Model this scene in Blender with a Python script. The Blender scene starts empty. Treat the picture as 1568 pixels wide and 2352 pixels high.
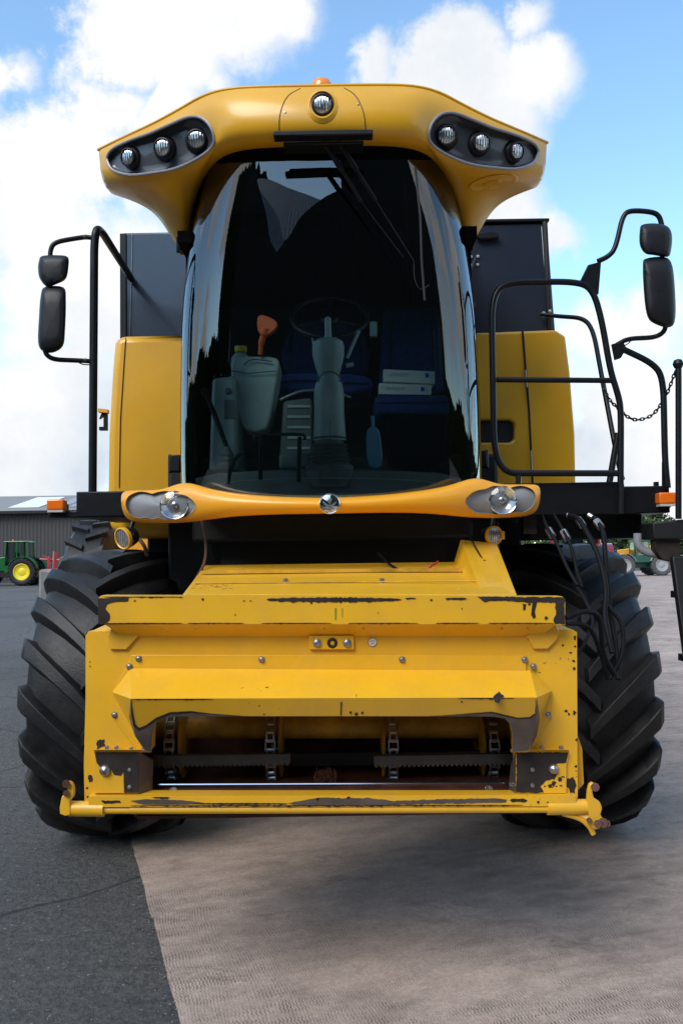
import bpy, bmesh, math, random
from mathutils import Vector, Matrix, Euler
from mathutils.bvhtree import BVHTree
R_ = math.radians
random.seed(7)
SC = bpy.context.scene
C = SC.collection
# ---------------------------------------------------------------- camera
F = 1978.0            # focal length in units of a 1568 x 2352 picture
CAMZ = 1.70
PITCH = math.atan(99/F); ROLL = R_(0.9)
ROT = Euler((R_(90)+PITCH, 0, 0)).to_matrix() @ Matrix.Rotation(-ROLL, 3, 'Z')
cd = bpy.data.cameras.new('camera'); cam = bpy.data.objects.new('camera', cd); C.objects.link(cam)
cam.matrix_world = Matrix.Translation((0, 0, CAMZ)) @ ROT.to_4x4()
cd.sensor_fit = 'VERTICAL'; cd.sensor_height = 36; cd.sensor_width = 24; cd.lens = F/2352*36
cd.clip_end = 3000; cd.clip_start = 0.05
SC.camera = cam
CAM = Vector((0, 0, CAMZ))
def ray(u, v):
    return ROT @ Vector(((u-784)/F, (1176-v)/F, -1))
def at(u, v, Y):
    d = ray(u, v)
    return CAM + d*(Y/d.y)
# ---------------------------------------------------------------- world, sun, exposure
SUNDIR = Vector((-0.50, -0.72, 0.85)).normalized()
w = bpy.data.worlds.new('World'); SC.world = w; w.use_nodes = True
nt = w.node_tree; N = nt.nodes; L = nt.links
N.clear()
def nn(t, **k):
    n = N.new(t)
    for a, b in k.items(): setattr(n, a, b)
    return n
def mth(op, a, b=None, c=None, clamp=False):
    n = nn('ShaderNodeMath', operation=op); n.use_clamp = clamp
    for i, x in enumerate((a, b, c)):
        if x is None: continue
        if isinstance(x, (int, float)): n.inputs[i].default_value = x
        else: L.new(x, n.inputs[i])
    return n.outputs[0]
sky = nn('ShaderNodeTexSky', sky_type='NISHITA'); sky.sun_disc = False
sky.sun_elevation = math.asin(SUNDIR.z); sky.sun_rotation = math.atan2(SUNDIR.x, SUNDIR.y)
sky.air_density = 1.0; sky.dust_density = 0.3; sky.ozone_density = 2.0
tc = nn('ShaderNodeTexCoord')
sep = nn('ShaderNodeSeparateXYZ'); L.new(tc.outputs['Generated'], sep.inputs[0])
yy = mth('MAXIMUM', sep.outputs[1], 0.05)
px = mth('DIVIDE', sep.outputs[0], yy); pz = mth('DIVIDE', sep.outputs[2], yy)
nz = nn('ShaderNodeTexNoise'); nz.inputs['Scale'].default_value = 5.0; nz.inputs['Detail'].default_value = 12; nz.inputs['Roughness'].default_value = 0.64
L.new(tc.outputs['Generated'], nz.inputs['Vector'])
nz2 = nn('ShaderNodeTexNoise'); nz2.inputs['Scale'].default_value = 2.2; nz2.inputs['Detail'].default_value = 7; nz2.inputs['Roughness'].default_value = 0.6
L.new(tc.outputs['Generated'], nz2.inputs['Vector'])
nsep = nn('ShaderNodeSeparateColor'); L.new(nz.outputs['Color'], nsep.inputs[0])
pxd = mth('ADD', px, mth('MULTIPLY', mth('SUBTRACT', nsep.outputs[0], 0.5), 0.22))
pzd = mth('ADD', pz, mth('MULTIPLY', mth('SUBTRACT', nsep.outputs[1], 0.5), 0.22))
BLOBS = [(330,30,150,1),(450,10,150,1),(570,20,140,1),(670,40,70,1),(270,120,110,1),(400,130,120,1),(230,240,100,1),(350,250,110,1),(480,200,60,.7),(150,330,120,1),(80,420,130,1),(260,420,130,1),
 (60,620,200,1),(230,640,200,1),(80,980,260,1),(1090,90,75,.8),(1135,170,105,.9),(1265,140,80,.85),(1175,260,90,.85),(1020,190,70,.7),(890,160,50,.55),(1300,90,40,.6),
 (1180,480,80,.8),(1270,560,60,.7),(1380,760,90,.8),(1500,720,80,.8),(1420,880,110,1),(1540,940,110,1),(1350,1050,180,1),(1560,1130,160,1),(1225,-5,50,.6),
 (60,160,40,.5),(20,330,50,.5),(1180,900,180,1),(700,1150,400,1)]
acc = None
for (u, v, r, a) in BLOBS:
    p = at(u, v, 1.0); bx_, bz_ = p.x, p.z-CAMZ; rr = r/F
    dx = mth('SUBTRACT', pxd, bx_); dz = mth('SUBTRACT', pzd, bz_)
    d = mth('SQRT', mth('ADD', mth('MULTIPLY', dx, dx), mth('MULTIPLY', dz, dz)))
    val = mth('MULTIPLY', mth('SUBTRACT', 1.45, mth('DIVIDE', d, rr)), a)
    acc = val if acc is None else mth('SMOOTH_MAX', acc, val, 0.2)
front = mth('ADD', mth('MULTIPLY', acc, 0.75), mth('MULTIPLY', mth('SUBTRACT', nz.outputs['Fac'], 0.5), 2.3))
front = mth('SUBTRACT', front, mth('MULTIPLY', mth('GREATER_THAN', -1.0, 0.0), 0.0))
gen = mth('MULTIPLY', mth('SUBTRACT', nz2.outputs['Fac'], 0.50), 7.0)
k = mth('MULTIPLY', mth('SUBTRACT', sep.outputs[1], 0.45), 5.0, clamp=True)
dens = mth('ADD', mth('MULTIPLY', front, k), mth('MULTIPLY', gen, mth('SUBTRACT', 1.0, k)))
mr = nn('ShaderNodeMapRange', interpolation_type='SMOOTHSTEP'); mr.inputs['From Min'].default_value = 0.0; mr.inputs['From Max'].default_value = 0.62
L.new(dens, mr.inputs['Value'])
ccol = nn('ShaderNodeValToRGB'); e = ccol.color_ramp.elements
e[0].position = 0.38; e[0].color = (0.66, 0.74, 0.84, 1); e[1].position = 0.56; e[1].color = (1.0, 1.0, 1.0, 1)
L.new(nz2.outputs['Fac'], ccol.inputs[0])
skym = nn('ShaderNodeMix', data_type='RGBA', blend_type='MULTIPLY'); skym.inputs[0].default_value = 1
L.new(sky.outputs[0], skym.inputs[6]); skym.inputs[7].default_value = (1.42, 1.60, 1.55, 1)
b1 = nn('ShaderNodeBackground'); b1.inputs[1].default_value = 0.15; L.new(skym.outputs[2], b1.inputs[0])
b2 = nn('ShaderNodeBackground'); b2.inputs[1].default_value = 0.76; L.new(ccol.outputs[0], b2.inputs[0])
ms = nn('ShaderNodeMixShader'); L.new(mr.outputs[0], ms.inputs[0]); L.new(b1.outputs[0], ms.inputs[1]); L.new(b2.outputs[0], ms.inputs[2])
wo = nn('ShaderNodeOutputWorld'); L.new(ms.outputs[0], wo.inputs[0])
sl = bpy.data.lights.new('sun', 'SUN'); sl.energy = 2.0; sl.angle = R_(34); sl.color = (1, 0.96, 0.9)
so = bpy.data.objects.new('sun', sl); C.objects.link(so)
so.rotation_euler = SUNDIR.to_track_quat('Z', 'Y').to_euler()
SC.view_settings.view_transform = 'Standard'; SC.view_settings.look = 'None'; SC.view_settings.exposure = 0.45; SC.view_settings.gamma = 1
try: SC.cycles.max_bounces = 8; SC.cycles.transparent_max_bounces = 12
except Exception: pass

# ---------------------------------------------------------------- materials
def mat(name, col, rough=0.5, metal=0.0, coat=0.0, var=0.0, vscale=4.0, bump=0.0, bscale=60.0, spec=0.5, chips=None, dirt=None, crough=0.05):
    m = bpy.data.materials.new(name); m.use_nodes = True
    t = m.node_tree; b = t.nodes['Principled BSDF']
    b.inputs['Base Color'].default_value = (*col, 1); b.inputs['Roughness'].default_value = rough
    b.inputs['Metallic'].default_value = metal; b.inputs['Coat Weight'].default_value = coat; b.inputs['Coat Roughness'].default_value = crough
    b.inputs['Specular IOR Level'].default_value = spec
    tc = t.nodes.new('ShaderNodeTexCoord'); out = None
    def noise(s, det=5, rg=0.6):
        n = t.nodes.new('ShaderNodeTexNoise'); n.inputs['Scale'].default_value = s; n.inputs['Detail'].default_value = det; n.inputs['Roughness'].default_value = rg
        t.links.new(tc.outputs['Object'], n.inputs['Vector']); return n
    def mix(fac, a, bcol, mode='MIX'):
        x = t.nodes.new('ShaderNodeMix'); x.data_type = 'RGBA'; x.blend_type = mode
        if isinstance(fac, float): x.inputs[0].default_value = fac
        else: t.links.new(fac, x.inputs[0])
        for i, c in ((6, a), (7, bcol)):
            if isinstance(c, tuple): x.inputs[i].default_value = (*c, 1)
            else: t.links.new(c, x.inputs[i])
        return x.outputs[2]
    def ramp(sock, lo, hi):
        r = t.nodes.new('ShaderNodeMapRange'); r.inputs['From Min'].default_value = lo; r.inputs['From Max'].default_value = hi
        t.links.new(sock, r.inputs['Value']); return r.outputs[0]
    cur = tuple(col)
    if var:
        n = noise(vscale)
        cur = mix(ramp(n.outputs['Fac'], .3, .7), tuple(c*(1-var) for c in col), tuple(min(1, c*(1+var)) for c in col))
        rr = t.nodes.new('ShaderNodeMapRange'); rr.inputs['To Min'].default_value = max(0, rough-.08); rr.inputs['To Max'].default_value = min(1, rough+.1)
        t.links.new(noise(vscale*2.3).outputs['Fac'], rr.inputs['Value']); t.links.new(rr.outputs[0], b.inputs['Roughness'])
    if dirt:
        dcol, amt, ds = dirt
        n = noise(ds, 8, .7); f = ramp(n.outputs['Fac'], .45, .8)
        mm = t.nodes.new('ShaderNodeMath'); mm.operation = 'MULTIPLY'; mm.inputs[1].default_value = amt; t.links.new(f, mm.inputs[0])
        cur = mix(mm.outputs[0], cur, dcol)
    if chips:
        n = noise(55, 3, .5); n2 = noise(3.0, 2, .5)
        mm = t.nodes.new('ShaderNodeMath'); mm.operation = 'MULTIPLY'; t.links.new(n.outputs['Fac'], mm.inputs[0]); t.links.new(n2.outputs['Fac'], mm.inputs[1])
        f = ramp(mm.outputs[0], chips, chips+.006)
        cur = mix(f, cur, (.035, .022, .018))
    if not isinstance(cur, tuple): t.links.new(cur, b.inputs['Base Color'])
    if bump:
        n = noise(bscale, 6, .6); bp = t.nodes.new('ShaderNodeBump'); bp.inputs['Strength'].default_value = bump; bp.inputs['Distance'].default_value = 0.01
        t.links.new(n.outputs['Fac'], bp.inputs['Height']); t.links.new(bp.outputs[0], b.inputs['Normal'])
    return m
M = {}
M['yellow'] = mat('gloss_yellow_paint', (.74, .378, .008), .38, 0, .30, var=.06, vscale=2, dirt=((.45, .30, .12), .16, 9), crough=.16)
M['bumper'] = mat('amber_yellow_plastic', (.82, .36, .012), .36, 0, .35, var=.04, vscale=3)
M['feeder'] = mat('worn_yellow_paint', (.80, .425, .012), .40, 0, .5, var=.06, vscale=3, bump=.04, bscale=35, chips=.445, dirt=((.42, .27, .09), .28, 7), crough=.30)
M['drumy'] = mat('scuffed_yellow_paint', (.60, .33, .02), .5, 0, 0, var=.2, vscale=9, dirt=((.03, .028, .02), .9, 4))
M['primer'] = mat('bare_dark_primer', (.030, .024, .021), .5, 0, 0, var=.35, vscale=14, bump=.12, bscale=90, spec=.25)
M['bareiron'] = mat('rubbed_bare_iron', (.115, .092, .080), .42, .25, 0, var=.35, vscale=10, bump=.05, dirt=((.16, .09, .05), .4, 12))
M['slat'] = mat('slat_steel', (.05, .05, .052), .4, .3, 0, var=.3, vscale=12)
M['loader'] = mat('orange_yellow_machine_paint', (.78, .31, .02), .45)
M['rust'] = mat('dark_rusty_steel', (.085, .034, .024), .45, .3, 0, var=.5, vscale=9, bump=.2, bscale=40)
M['rustbright'] = mat('orange_rust', (.085, .028, .013), .8, 0, 0, var=.5, vscale=30)
M['steel'] = mat('dull_steel', (.38, .37, .36), .35, .9, 0, var=.25, vscale=20)
M['polish'] = mat('polished_steel', (.75, .75, .76), .12, 1)
M['chrome'] = mat('chrome', (.85, .85, .86), .05, 1)
M['black'] = mat('black_powder_coat', (.005, .006, .008), .38, 0, 0, var=.2, vscale=8, spec=.30)
M['blackpl'] = mat('black_plastic', (.009, .010, .013), .45, 0, 0, var=.2, vscale=6, bump=.05, bscale=200, spec=.35)
M['flat'] = mat('matt_black_steel', (.004, .004, .0045), .6,  0, 0, var=.3, vscale=6)
M['rubber'] = mat('tyre_rubber', (.010, .010, .011), .48, 0, 0, var=.4, vscale=5, bump=.22, bscale=70, spec=.4, dirt=((.055, .05, .046), .5, 7))
M['hose'] = mat('hose_rubber', (.006, .006, .007), .6, 0, 0, var=.3, vscale=20, spec=.15)
M['tank'] = mat('navy_gloss_steel', (.020, .026, .042), .22, 0, .5, var=.12, vscale=2)
M['pod'] = mat('dark_grey_moulding', (.065, .07, .082), .32, 0, .35, var=.1, vscale=8)
M['podrim'] = mat('grey_gasket', (.30, .31, .33), .4, .2)
M['greypan'] = mat('mid_grey_plastic', (.25, .26, .28), .55, 0, 0, var=.05)
M['headliner'] = mat('black_headliner', (.003, .003, .003), .8, spec=.05)
M['trimteal'] = mat('grey_teal_cab_plastic', (.30, .40, .39), .45, 0, 0, var=.15, vscale=6)
M['trimdark'] = mat('dark_cab_plastic', (.09, .12, .12), .55, 0, 0, var=.2, vscale=6)
M['cowl'] = mat('dark_teal_cowl', (.13, .175, .17), .5, var=.25, vscale=5)
M['backwall'] = mat('dark_cab_lining', (.030, .038, .036), .8, var=.3, vscale=3, spec=.1)
M['seat'] = mat('navy_seat_fabric', (.018, .05, .20), .9, 0, 0, var=.2, vscale=30)
M['white'] = mat('white_card', (.75, .80, .78), .5)
M['inkgrey'] = mat('pale_grey_print', (.42, .48, .48), .6)
M['blueink'] = mat('blue_print', (.02, .09, .35), .5)
M['orange'] = mat('orange_plastic', (.75, .13, .02), .4)
M['yelcap'] = mat('yellow_plastic', (.6, .5, .03), .4)
M['blueb'] = mat('blue_bottle_plastic', (.07, .20, .34), .35)
M['green'] = mat('green_paint', (.008, .11, .025), .3, 0, .4)
M['dgreen'] = mat('dark_teal_paint', (.02, .085, .06), .35)
M['red'] = mat('red_paint', (.45, .012, .012), .35, 0, .3)
M['dred'] = mat('maroon_paint', (.20, .012, .02), .25, 0, .5)
M['rimy'] = mat('rim_yellow', (.78, .60, .02), .45)
M['rimg'] = mat('rim_grey', (.32, .32, .33), .5)
M['mudtyre'] = mat('dusty_tyre', (.075, .075, .075), .8, var=.3, vscale=8)
M['oyel'] = mat('loader_yellow', (.74, .34, .02), .45)
M['concblk'] = mat('weathered_grey_concrete', (.20, .20, .21), .8, var=.25, vscale=6, bump=.2)
M['trunk'] = mat('bark', (.07, .05, .035), .9)
M['leaf'] = mat('leaf_green', (.045, .085, .022), .7, var=.5, vscale=1.2)
M['leaf2'] = mat('leaf_light_green', (.075, .12, .03), .7, var=.4, vscale=1.2)
M['grass'] = mat('grass', (.09, .16, .03), .9, var=.3, vscale=.2)
M['galv'] = mat('galvanised_steel', (.42, .44, .46), .45, .7, var=.15)
M['stick'] = mat('sticker_white', (.8, .8, .8), .4)
M['cable'] = mat('brown_cable', (.09, .045, .025), .5)
M['redtag'] = mat('red_plastic', (.35, .008, .012), .5)
M['bulb'] = mat('lamp_inner', (.5, .5, .52), .2, .9)
M['greenmark'] = mat('green_marker', (.08, .22, .02), .5)
def glassy(name, tint, ior=1.45, rough=0.0, base_refl=0.0):
    m = bpy.data.materials.new(name); m.use_nodes = True; t = m.node_tree; t.nodes.clear()
    o = t.nodes.new('ShaderNodeOutputMaterial'); mx = t.nodes.new('ShaderNodeMixShader')
    tr = t.nodes.new('ShaderNodeBsdfTransparent'); tr.inputs[0].default_value = (*tint, 1)
    g = t.nodes.new('ShaderNodeBsdfGlossy'); g.inputs['Roughness'].default_value = rough
    fr = t.nodes.new('ShaderNodeFresnel'); fr.inputs[0].default_value = ior
    ad = t.nodes.new('ShaderNodeMath'); ad.operation = 'ADD'; ad.inputs[1].default_value = base_refl; ad.use_clamp = True
    t.links.new(fr.outputs[0], ad.inputs[0]); t.links.new(ad.outputs[0], mx.inputs[0])
    t.links.new(tr.outputs[0], mx.inputs[1]); t.links.new(g.outputs[0], mx.inputs[2]); t.links.new(mx.outputs[0], o.inputs[0])
    return m
M['glass'] = glassy('tinted_cab_glass', (.74, .85, .84), 1.6, 0, .07)
M['sideglass'] = glassy('side_cab_glass', (.62, .68, .58), 1.45)
M['lens'] = glassy('clear_lens', (.92, .94, .95), 1.5, .02, .03)
def amber(name, col):
    m = bpy.data.materials.new(name); m.use_nodes = True; b = m.node_tree.nodes['Principled BSDF']
    b.inputs['Base Color'].default_value = (*col, 1); b.inputs['Roughness'].default_value = .15; b.inputs['Coat Weight'].default_value = .6
    b.inputs['Subsurface Weight'].default_value = .25; b.inputs['Subsurface Radius'].default_value = (.03, .01, .002)
    return m
M['amber'] = amber('amber_lens', (.85, .17, .01)); M['beacon'] = amber('beacon_lens', (.95, .28, .02))
M['clearlens'] = amber('milky_lens', (.55, .5, .45))
def ribbed():
    m = mat('ribbed_lamp_glass', (.42, .42, .43), .12, .85, .5)
    t = m.node_tree; b = t.nodes['Principled BSDF']; tc = t.nodes.new('ShaderNodeTexCoord')
    wv = t.nodes.new('ShaderNodeTexWave'); wv.wave_type = 'BANDS'; wv.bands_direction = 'X'; wv.inputs['Scale'].default_value = 26; wv.inputs['Distortion'].default_value = 1.2
    t.links.new(tc.outputs['Object'], wv.inputs[0])
    cr = t.nodes.new('ShaderNodeValToRGB'); cr.color_ramp.elements[0].color = (.12, .12, .125, 1); cr.color_ramp.elements[1].color = (.75, .75, .75, 1)
    nz = t.nodes.new('ShaderNodeTexNoise'); nz.inputs['Scale'].default_value = 30; t.links.new(tc.outputs['Object'], nz.inputs[0])
    ad = t.nodes.new('ShaderNodeMath'); ad.operation = 'MULTIPLY_ADD'; ad.inputs[1].default_value = .5; ad.inputs[2].default_value = 0
    t.links.new(wv.outputs['Fac'], ad.inputs[0]); a2 = t.nodes.new('ShaderNodeMath'); a2.operation = 'MULTIPLY_ADD'; a2.inputs[1].default_value = 1.4; a2.inputs[2].default_value = -.25
    t.links.new(nz.outputs['Fac'], a2.inputs[0]); a3 = t.nodes.new('ShaderNodeMath'); a3.operation = 'ADD'
    t.links.new(ad.outputs[0], a3.inputs[0]); t.links.new(a2.outputs[0], a3.inputs[1]); t.links.new(a3.outputs[0], cr.inputs[0]); t.links.new(cr.outputs[0], b.inputs['Base Color'])
    bp = t.nodes.new('ShaderNodeBump'); bp.inputs['Strength'].default_value = .6; bp.inputs['Distance'].default_value = .004
    t.links.new(wv.outputs['Fac'], bp.inputs['Height']); t.links.new(bp.outputs[0], b.inputs['Normal'])
    return m
M['ribbed'] = ribbed()

# ---------------------------------------------------------------- mesh helpers
def bake(o, mods):
    """apply modifiers through the depsgraph"""
    dg = bpy.context.evaluated_depsgraph_get(); dg.update()
    me = bpy.data.meshes.new_from_object(o.evaluated_get(dg)); old = o.data
    o.modifiers.clear(); o.data = me
    return o
class MB:
    def __init__(s): s.v = []; s.f = []; s.m = []; s.cr = {}
    def add(s, vs, fs, mi=0):
        b = len(s.v); s.v += [Vector(x) for x in vs]
        for f in fs: s.f.append([i+b for i in f]); s.m.append(mi)
        return b
    def box(s, x0, x1, y0, y1, z0, z1, mi=0):
        s.add([(x0,y0,z0),(x1,y0,z0),(x1,y1,z0),(x0,y1,z0),(x0,y0,z1),(x1,y0,z1),(x1,y1,z1),(x0,y1,z1)],
              [(0,3,2,1),(4,5,6,7),(0,1,5,4),(1,2,6,5),(2,3,7,6),(3,0,4,7)], mi); return s
    def obox(s, c, ax, ay, az, mi=0):
        c = Vector(c); vs = [c+a*ax+b*ay+d*az for d in (-1,1) for (a,b) in ((-1,-1),(1,-1),(1,1),(-1,1))]
        s.add(vs, [(0,3,2,1),(4,5,6,7),(0,1,5,4),(1,2,6,5),(2,3,7,6),(3,0,4,7)], mi); return s
    def prism(s, pts, off, mi=0, front_only=False):
        n = len(pts); P = [Vector(p) for p in pts]; off = Vector(off) if not isinstance(off, (int, float)) else Vector((0, off, 0))
        if front_only: s.add(P, [tuple(range(n))], mi); return s
        s.add(P+[p+off for p in P], [tuple(range(n-1, -1, -1)), tuple(range(n, 2*n))]+[(i, (i+1) % n, (i+1) % n+n, i+n) for i in range(n)], mi); return s
    def grid(s, rows, mi=0, closed=False):
        nr, nc = len(rows), len(rows[0]); vs = [p for r in rows for p in r]; fs = []
        for i in range(nr if closed else nr-1):
            for j in range(nc-1):
                a = i*nc+j; b = ((i+1) % nr)*nc+j; fs.append((a, a+1, b+1, b))
        return s.add(vs, fs, mi)
    def tube(s, path, r, n=12, mi=0, closed=False, cap=True):
        P = [Vector(p) for p in path]; rings = []; up = None
        rr = r if isinstance(r, (list, tuple)) else [r]*len(P)
        for i, p in enumerate(P):
            if closed: t = P[(i+1) % len(P)]-P[i-1]
            else: t = (P[min(i+1, len(P)-1)]-P[max(i-1, 0)])
            t.normalize()
            if up is None:
                up = Vector((0, 0, 1)) if abs(t.z) < .9 else Vector((1, 0, 0))
            a = t.cross(up).normalized(); b = a.cross(t).normalized(); up = b
            rings.append([p+(a*math.cos(q)+b*math.sin(q))*rr[i] for q in [2*math.pi*k/n for k in range(n)]])
        vs = [q for g in rings for q in g]; fs = []
        m = len(P)
        for i in range(m if closed else m-1):
            for k in range(n):
                a = i*n+k; b = i*n+(k+1) % n; c = ((i+1) % m)*n+(k+1) % n; d = ((i+1) % m)*n+k; fs.append((a, d, c, b))
        if cap and not closed: fs += [tuple(range(n)), tuple(range(m*n-1, (m-1)*n-1, -1))]
        s.add(vs, fs, mi); return s
    def lathe(s, o, axis, prof, n=28, mi=0, a0=0, a1=2*math.pi):
        """prof: (distance along axis, radius)"""
        o = Vector(o); ax = Vector(axis).normalized(); e1 = ax.orthogonal().normalized(); e2 = ax.cross(e1)
        full = abs(a1-a0-2*math.pi) < 1e-6; vs = []; fs = []; m = n if full else n+1
        for (d, r) in prof:
            for k in range(m):
                q = a0+(a1-a0)*k/n; vs.append(o+ax*d+(e1*math.cos(q)+e2*math.sin(q))*max(r, 1e-4))
        for i in range(len(prof)-1):
            for k in range(n):
                a = i*m+k; b = i*m+(k+1) % m; fs.append((a, b, b+m, a+m))
        s.add(vs, fs, mi); return s
    def cyl(s, p0, p1, r0, r1=None, n=16, mi=0):
        p0 = Vector(p0); p1 = Vector(p1); d = (p1-p0).length; r1 = r0 if r1 is None else r1
        return s.lathe(p0, p1-p0, [(0, 0), (0, r0), (d, r1), (d, 0)], n, mi)
    def build(s, name, mats, parent=None, bevel=0, sub=0, ang=38, segs=2, flip=True, cut=None, crease=None, solid=0, sharp=True):
        me = bpy.data.meshes.new(name); me.from_pydata([tuple(v) for v in s.v], [], s.f)
        mats = mats if isinstance(mats, (list, tuple)) else [mats]
        for x in mats: me.materials.append(M[x] if isinstance(x, str) else x)
        for p, mi in zip(me.polygons, s.m): p.material_index = mi
        if flip:
            b = bmesh.new(); b.from_mesh(me); bmesh.ops.recalc_face_normals(b, faces=b.faces); b.to_mesh(me); b.free()
        o = bpy.data.objects.new(name, me); C.objects.link(o)
        if crease:
            at_ = me.attributes.new('crease_edge', 'FLOAT', 'EDGE')
            key = {}
            for (a, b_), val in crease.items(): key[(min(a, b_), max(a, b_))] = val
            for ed in me.edges:
                kk = (min(ed.vertices), max(ed.vertices))
                if kk in key: at_.data[ed.index].value = key[kk]
        if sub:
            q = o.modifiers.new('s', 'SUBSURF'); q.levels = sub; q.render_levels = sub
        if solid:
            q = o.modifiers.new('t', 'SOLIDIFY'); q.thickness = solid; q.offset = -1
        if sub or solid: bake(o, None)
        if cut:
            for cmb in cut:
                cm = bpy.data.meshes.new('c'); cm.from_pydata([tuple(v) for v in cmb.v], [], cmb.f)
                b = bmesh.new(); b.from_mesh(cm); bmesh.ops.recalc_face_normals(b, faces=b.faces); b.to_mesh(cm); b.free()
                co = bpy.data.objects.new('c', cm); C.objects.link(co)
                q = o.modifiers.new('b', 'BOOLEAN'); q.operation = 'DIFFERENCE'; q.solver = 'EXACT'; q.object = co
                bake(o, None); bpy.data.objects.remove(co); 
        if bevel:
            q = o.modifiers.new('b', 'BEVEL'); q.width = bevel; q.segments = segs; q.limit_method = 'ANGLE'; q.angle_limit = R_(30); q.harden_normals = False
        me = o.data
        for p in me.polygons: p.use_smooth = True
        if sharp: me.set_sharp_from_angle(angle=R_(ang))
        if parent: o.parent = parent
        return o
def reparent_keep(o): pass
def tag(o, label=None, cat=None, group=None, kind=None):
    if label: o['label'] = label
    if cat: o['category'] = cat
    if group: o['group'] = group
    if kind: o['kind'] = kind
    return o
def thing(name, label, cat, loc=(0, 0, 0), rz=0, group=None):
    o = bpy.data.objects.new(name, None); C.objects.link(o); o.location = loc; o.rotation_euler = (0, 0, rz)
    return tag(o, label, cat, group)
def arc(pts, r, n=6):
    """round the corners of a polyline"""
    P = [Vector(p) for p in pts]; out = [P[0]]
    for i in range(1, len(P)-1):
        a = P[i-1]-P[i]; b = P[i+1]-P[i]; la = min(r, a.length*.48); lb = min(r, b.length*.48)
        s = P[i]+a.normalized()*la; e = P[i]+b.normalized()*lb
        for k in range(n+1):
            t = k/n; out.append(s*(1-t)**2+P[i]*2*t*(1-t)+e*t*t)
    out.append(P[-1]); return out
def spline(pts, n=8):
    P = [Vector(p) for p in pts]; P = [P[0]*2-P[1]]+P+[P[-1]*2-P[-2]]; out = []
    for i in range(1, len(P)-2):
        for k in range(n):
            t = k/n; a, b, c, d = P[i-1:i+3]
            out.append(.5*((2*b)+(c-a)*t+(2*a-5*b+4*c-d)*t*t+(3*b-a-3*c+d)*t**3))
    out.append(P[-2]); return out
def smooth2(pts, n=4, closed=True):
    P = [Vector((p[0], p[1], 0)) for p in pts]
    m = len(P); out = []
    for i in range(m):
        a, b, c, d = P[i-1], P[i], P[(i+1) % m], P[(i+2) % m]
        for k in range(n):
            t = k/n; q = .5*((2*b)+(c-a)*t+(2*a-5*b+4*c-d)*t*t+(3*b-a-3*c+d)*t**3); out.append((q.x, q.y))
    return out
X0 = -0.05
MX = X0-.016      # the roof sits a little left of the machine's centre line
def mirror(p): return Vector((2*MX-p[0], p[1], p[2]))

def join_into(o, mb, mi):
    b = bmesh.new(); b.from_mesh(o.data); vs = [b.verts.new(v) for v in mb.v]
    for f in mb.f:
        q = b.faces.new([vs[i] for i in f]); q.material_index = mi; q.smooth = True
    b.to_mesh(o.data); b.free(); o.data.set_sharp_from_angle(angle=R_(38))
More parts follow.
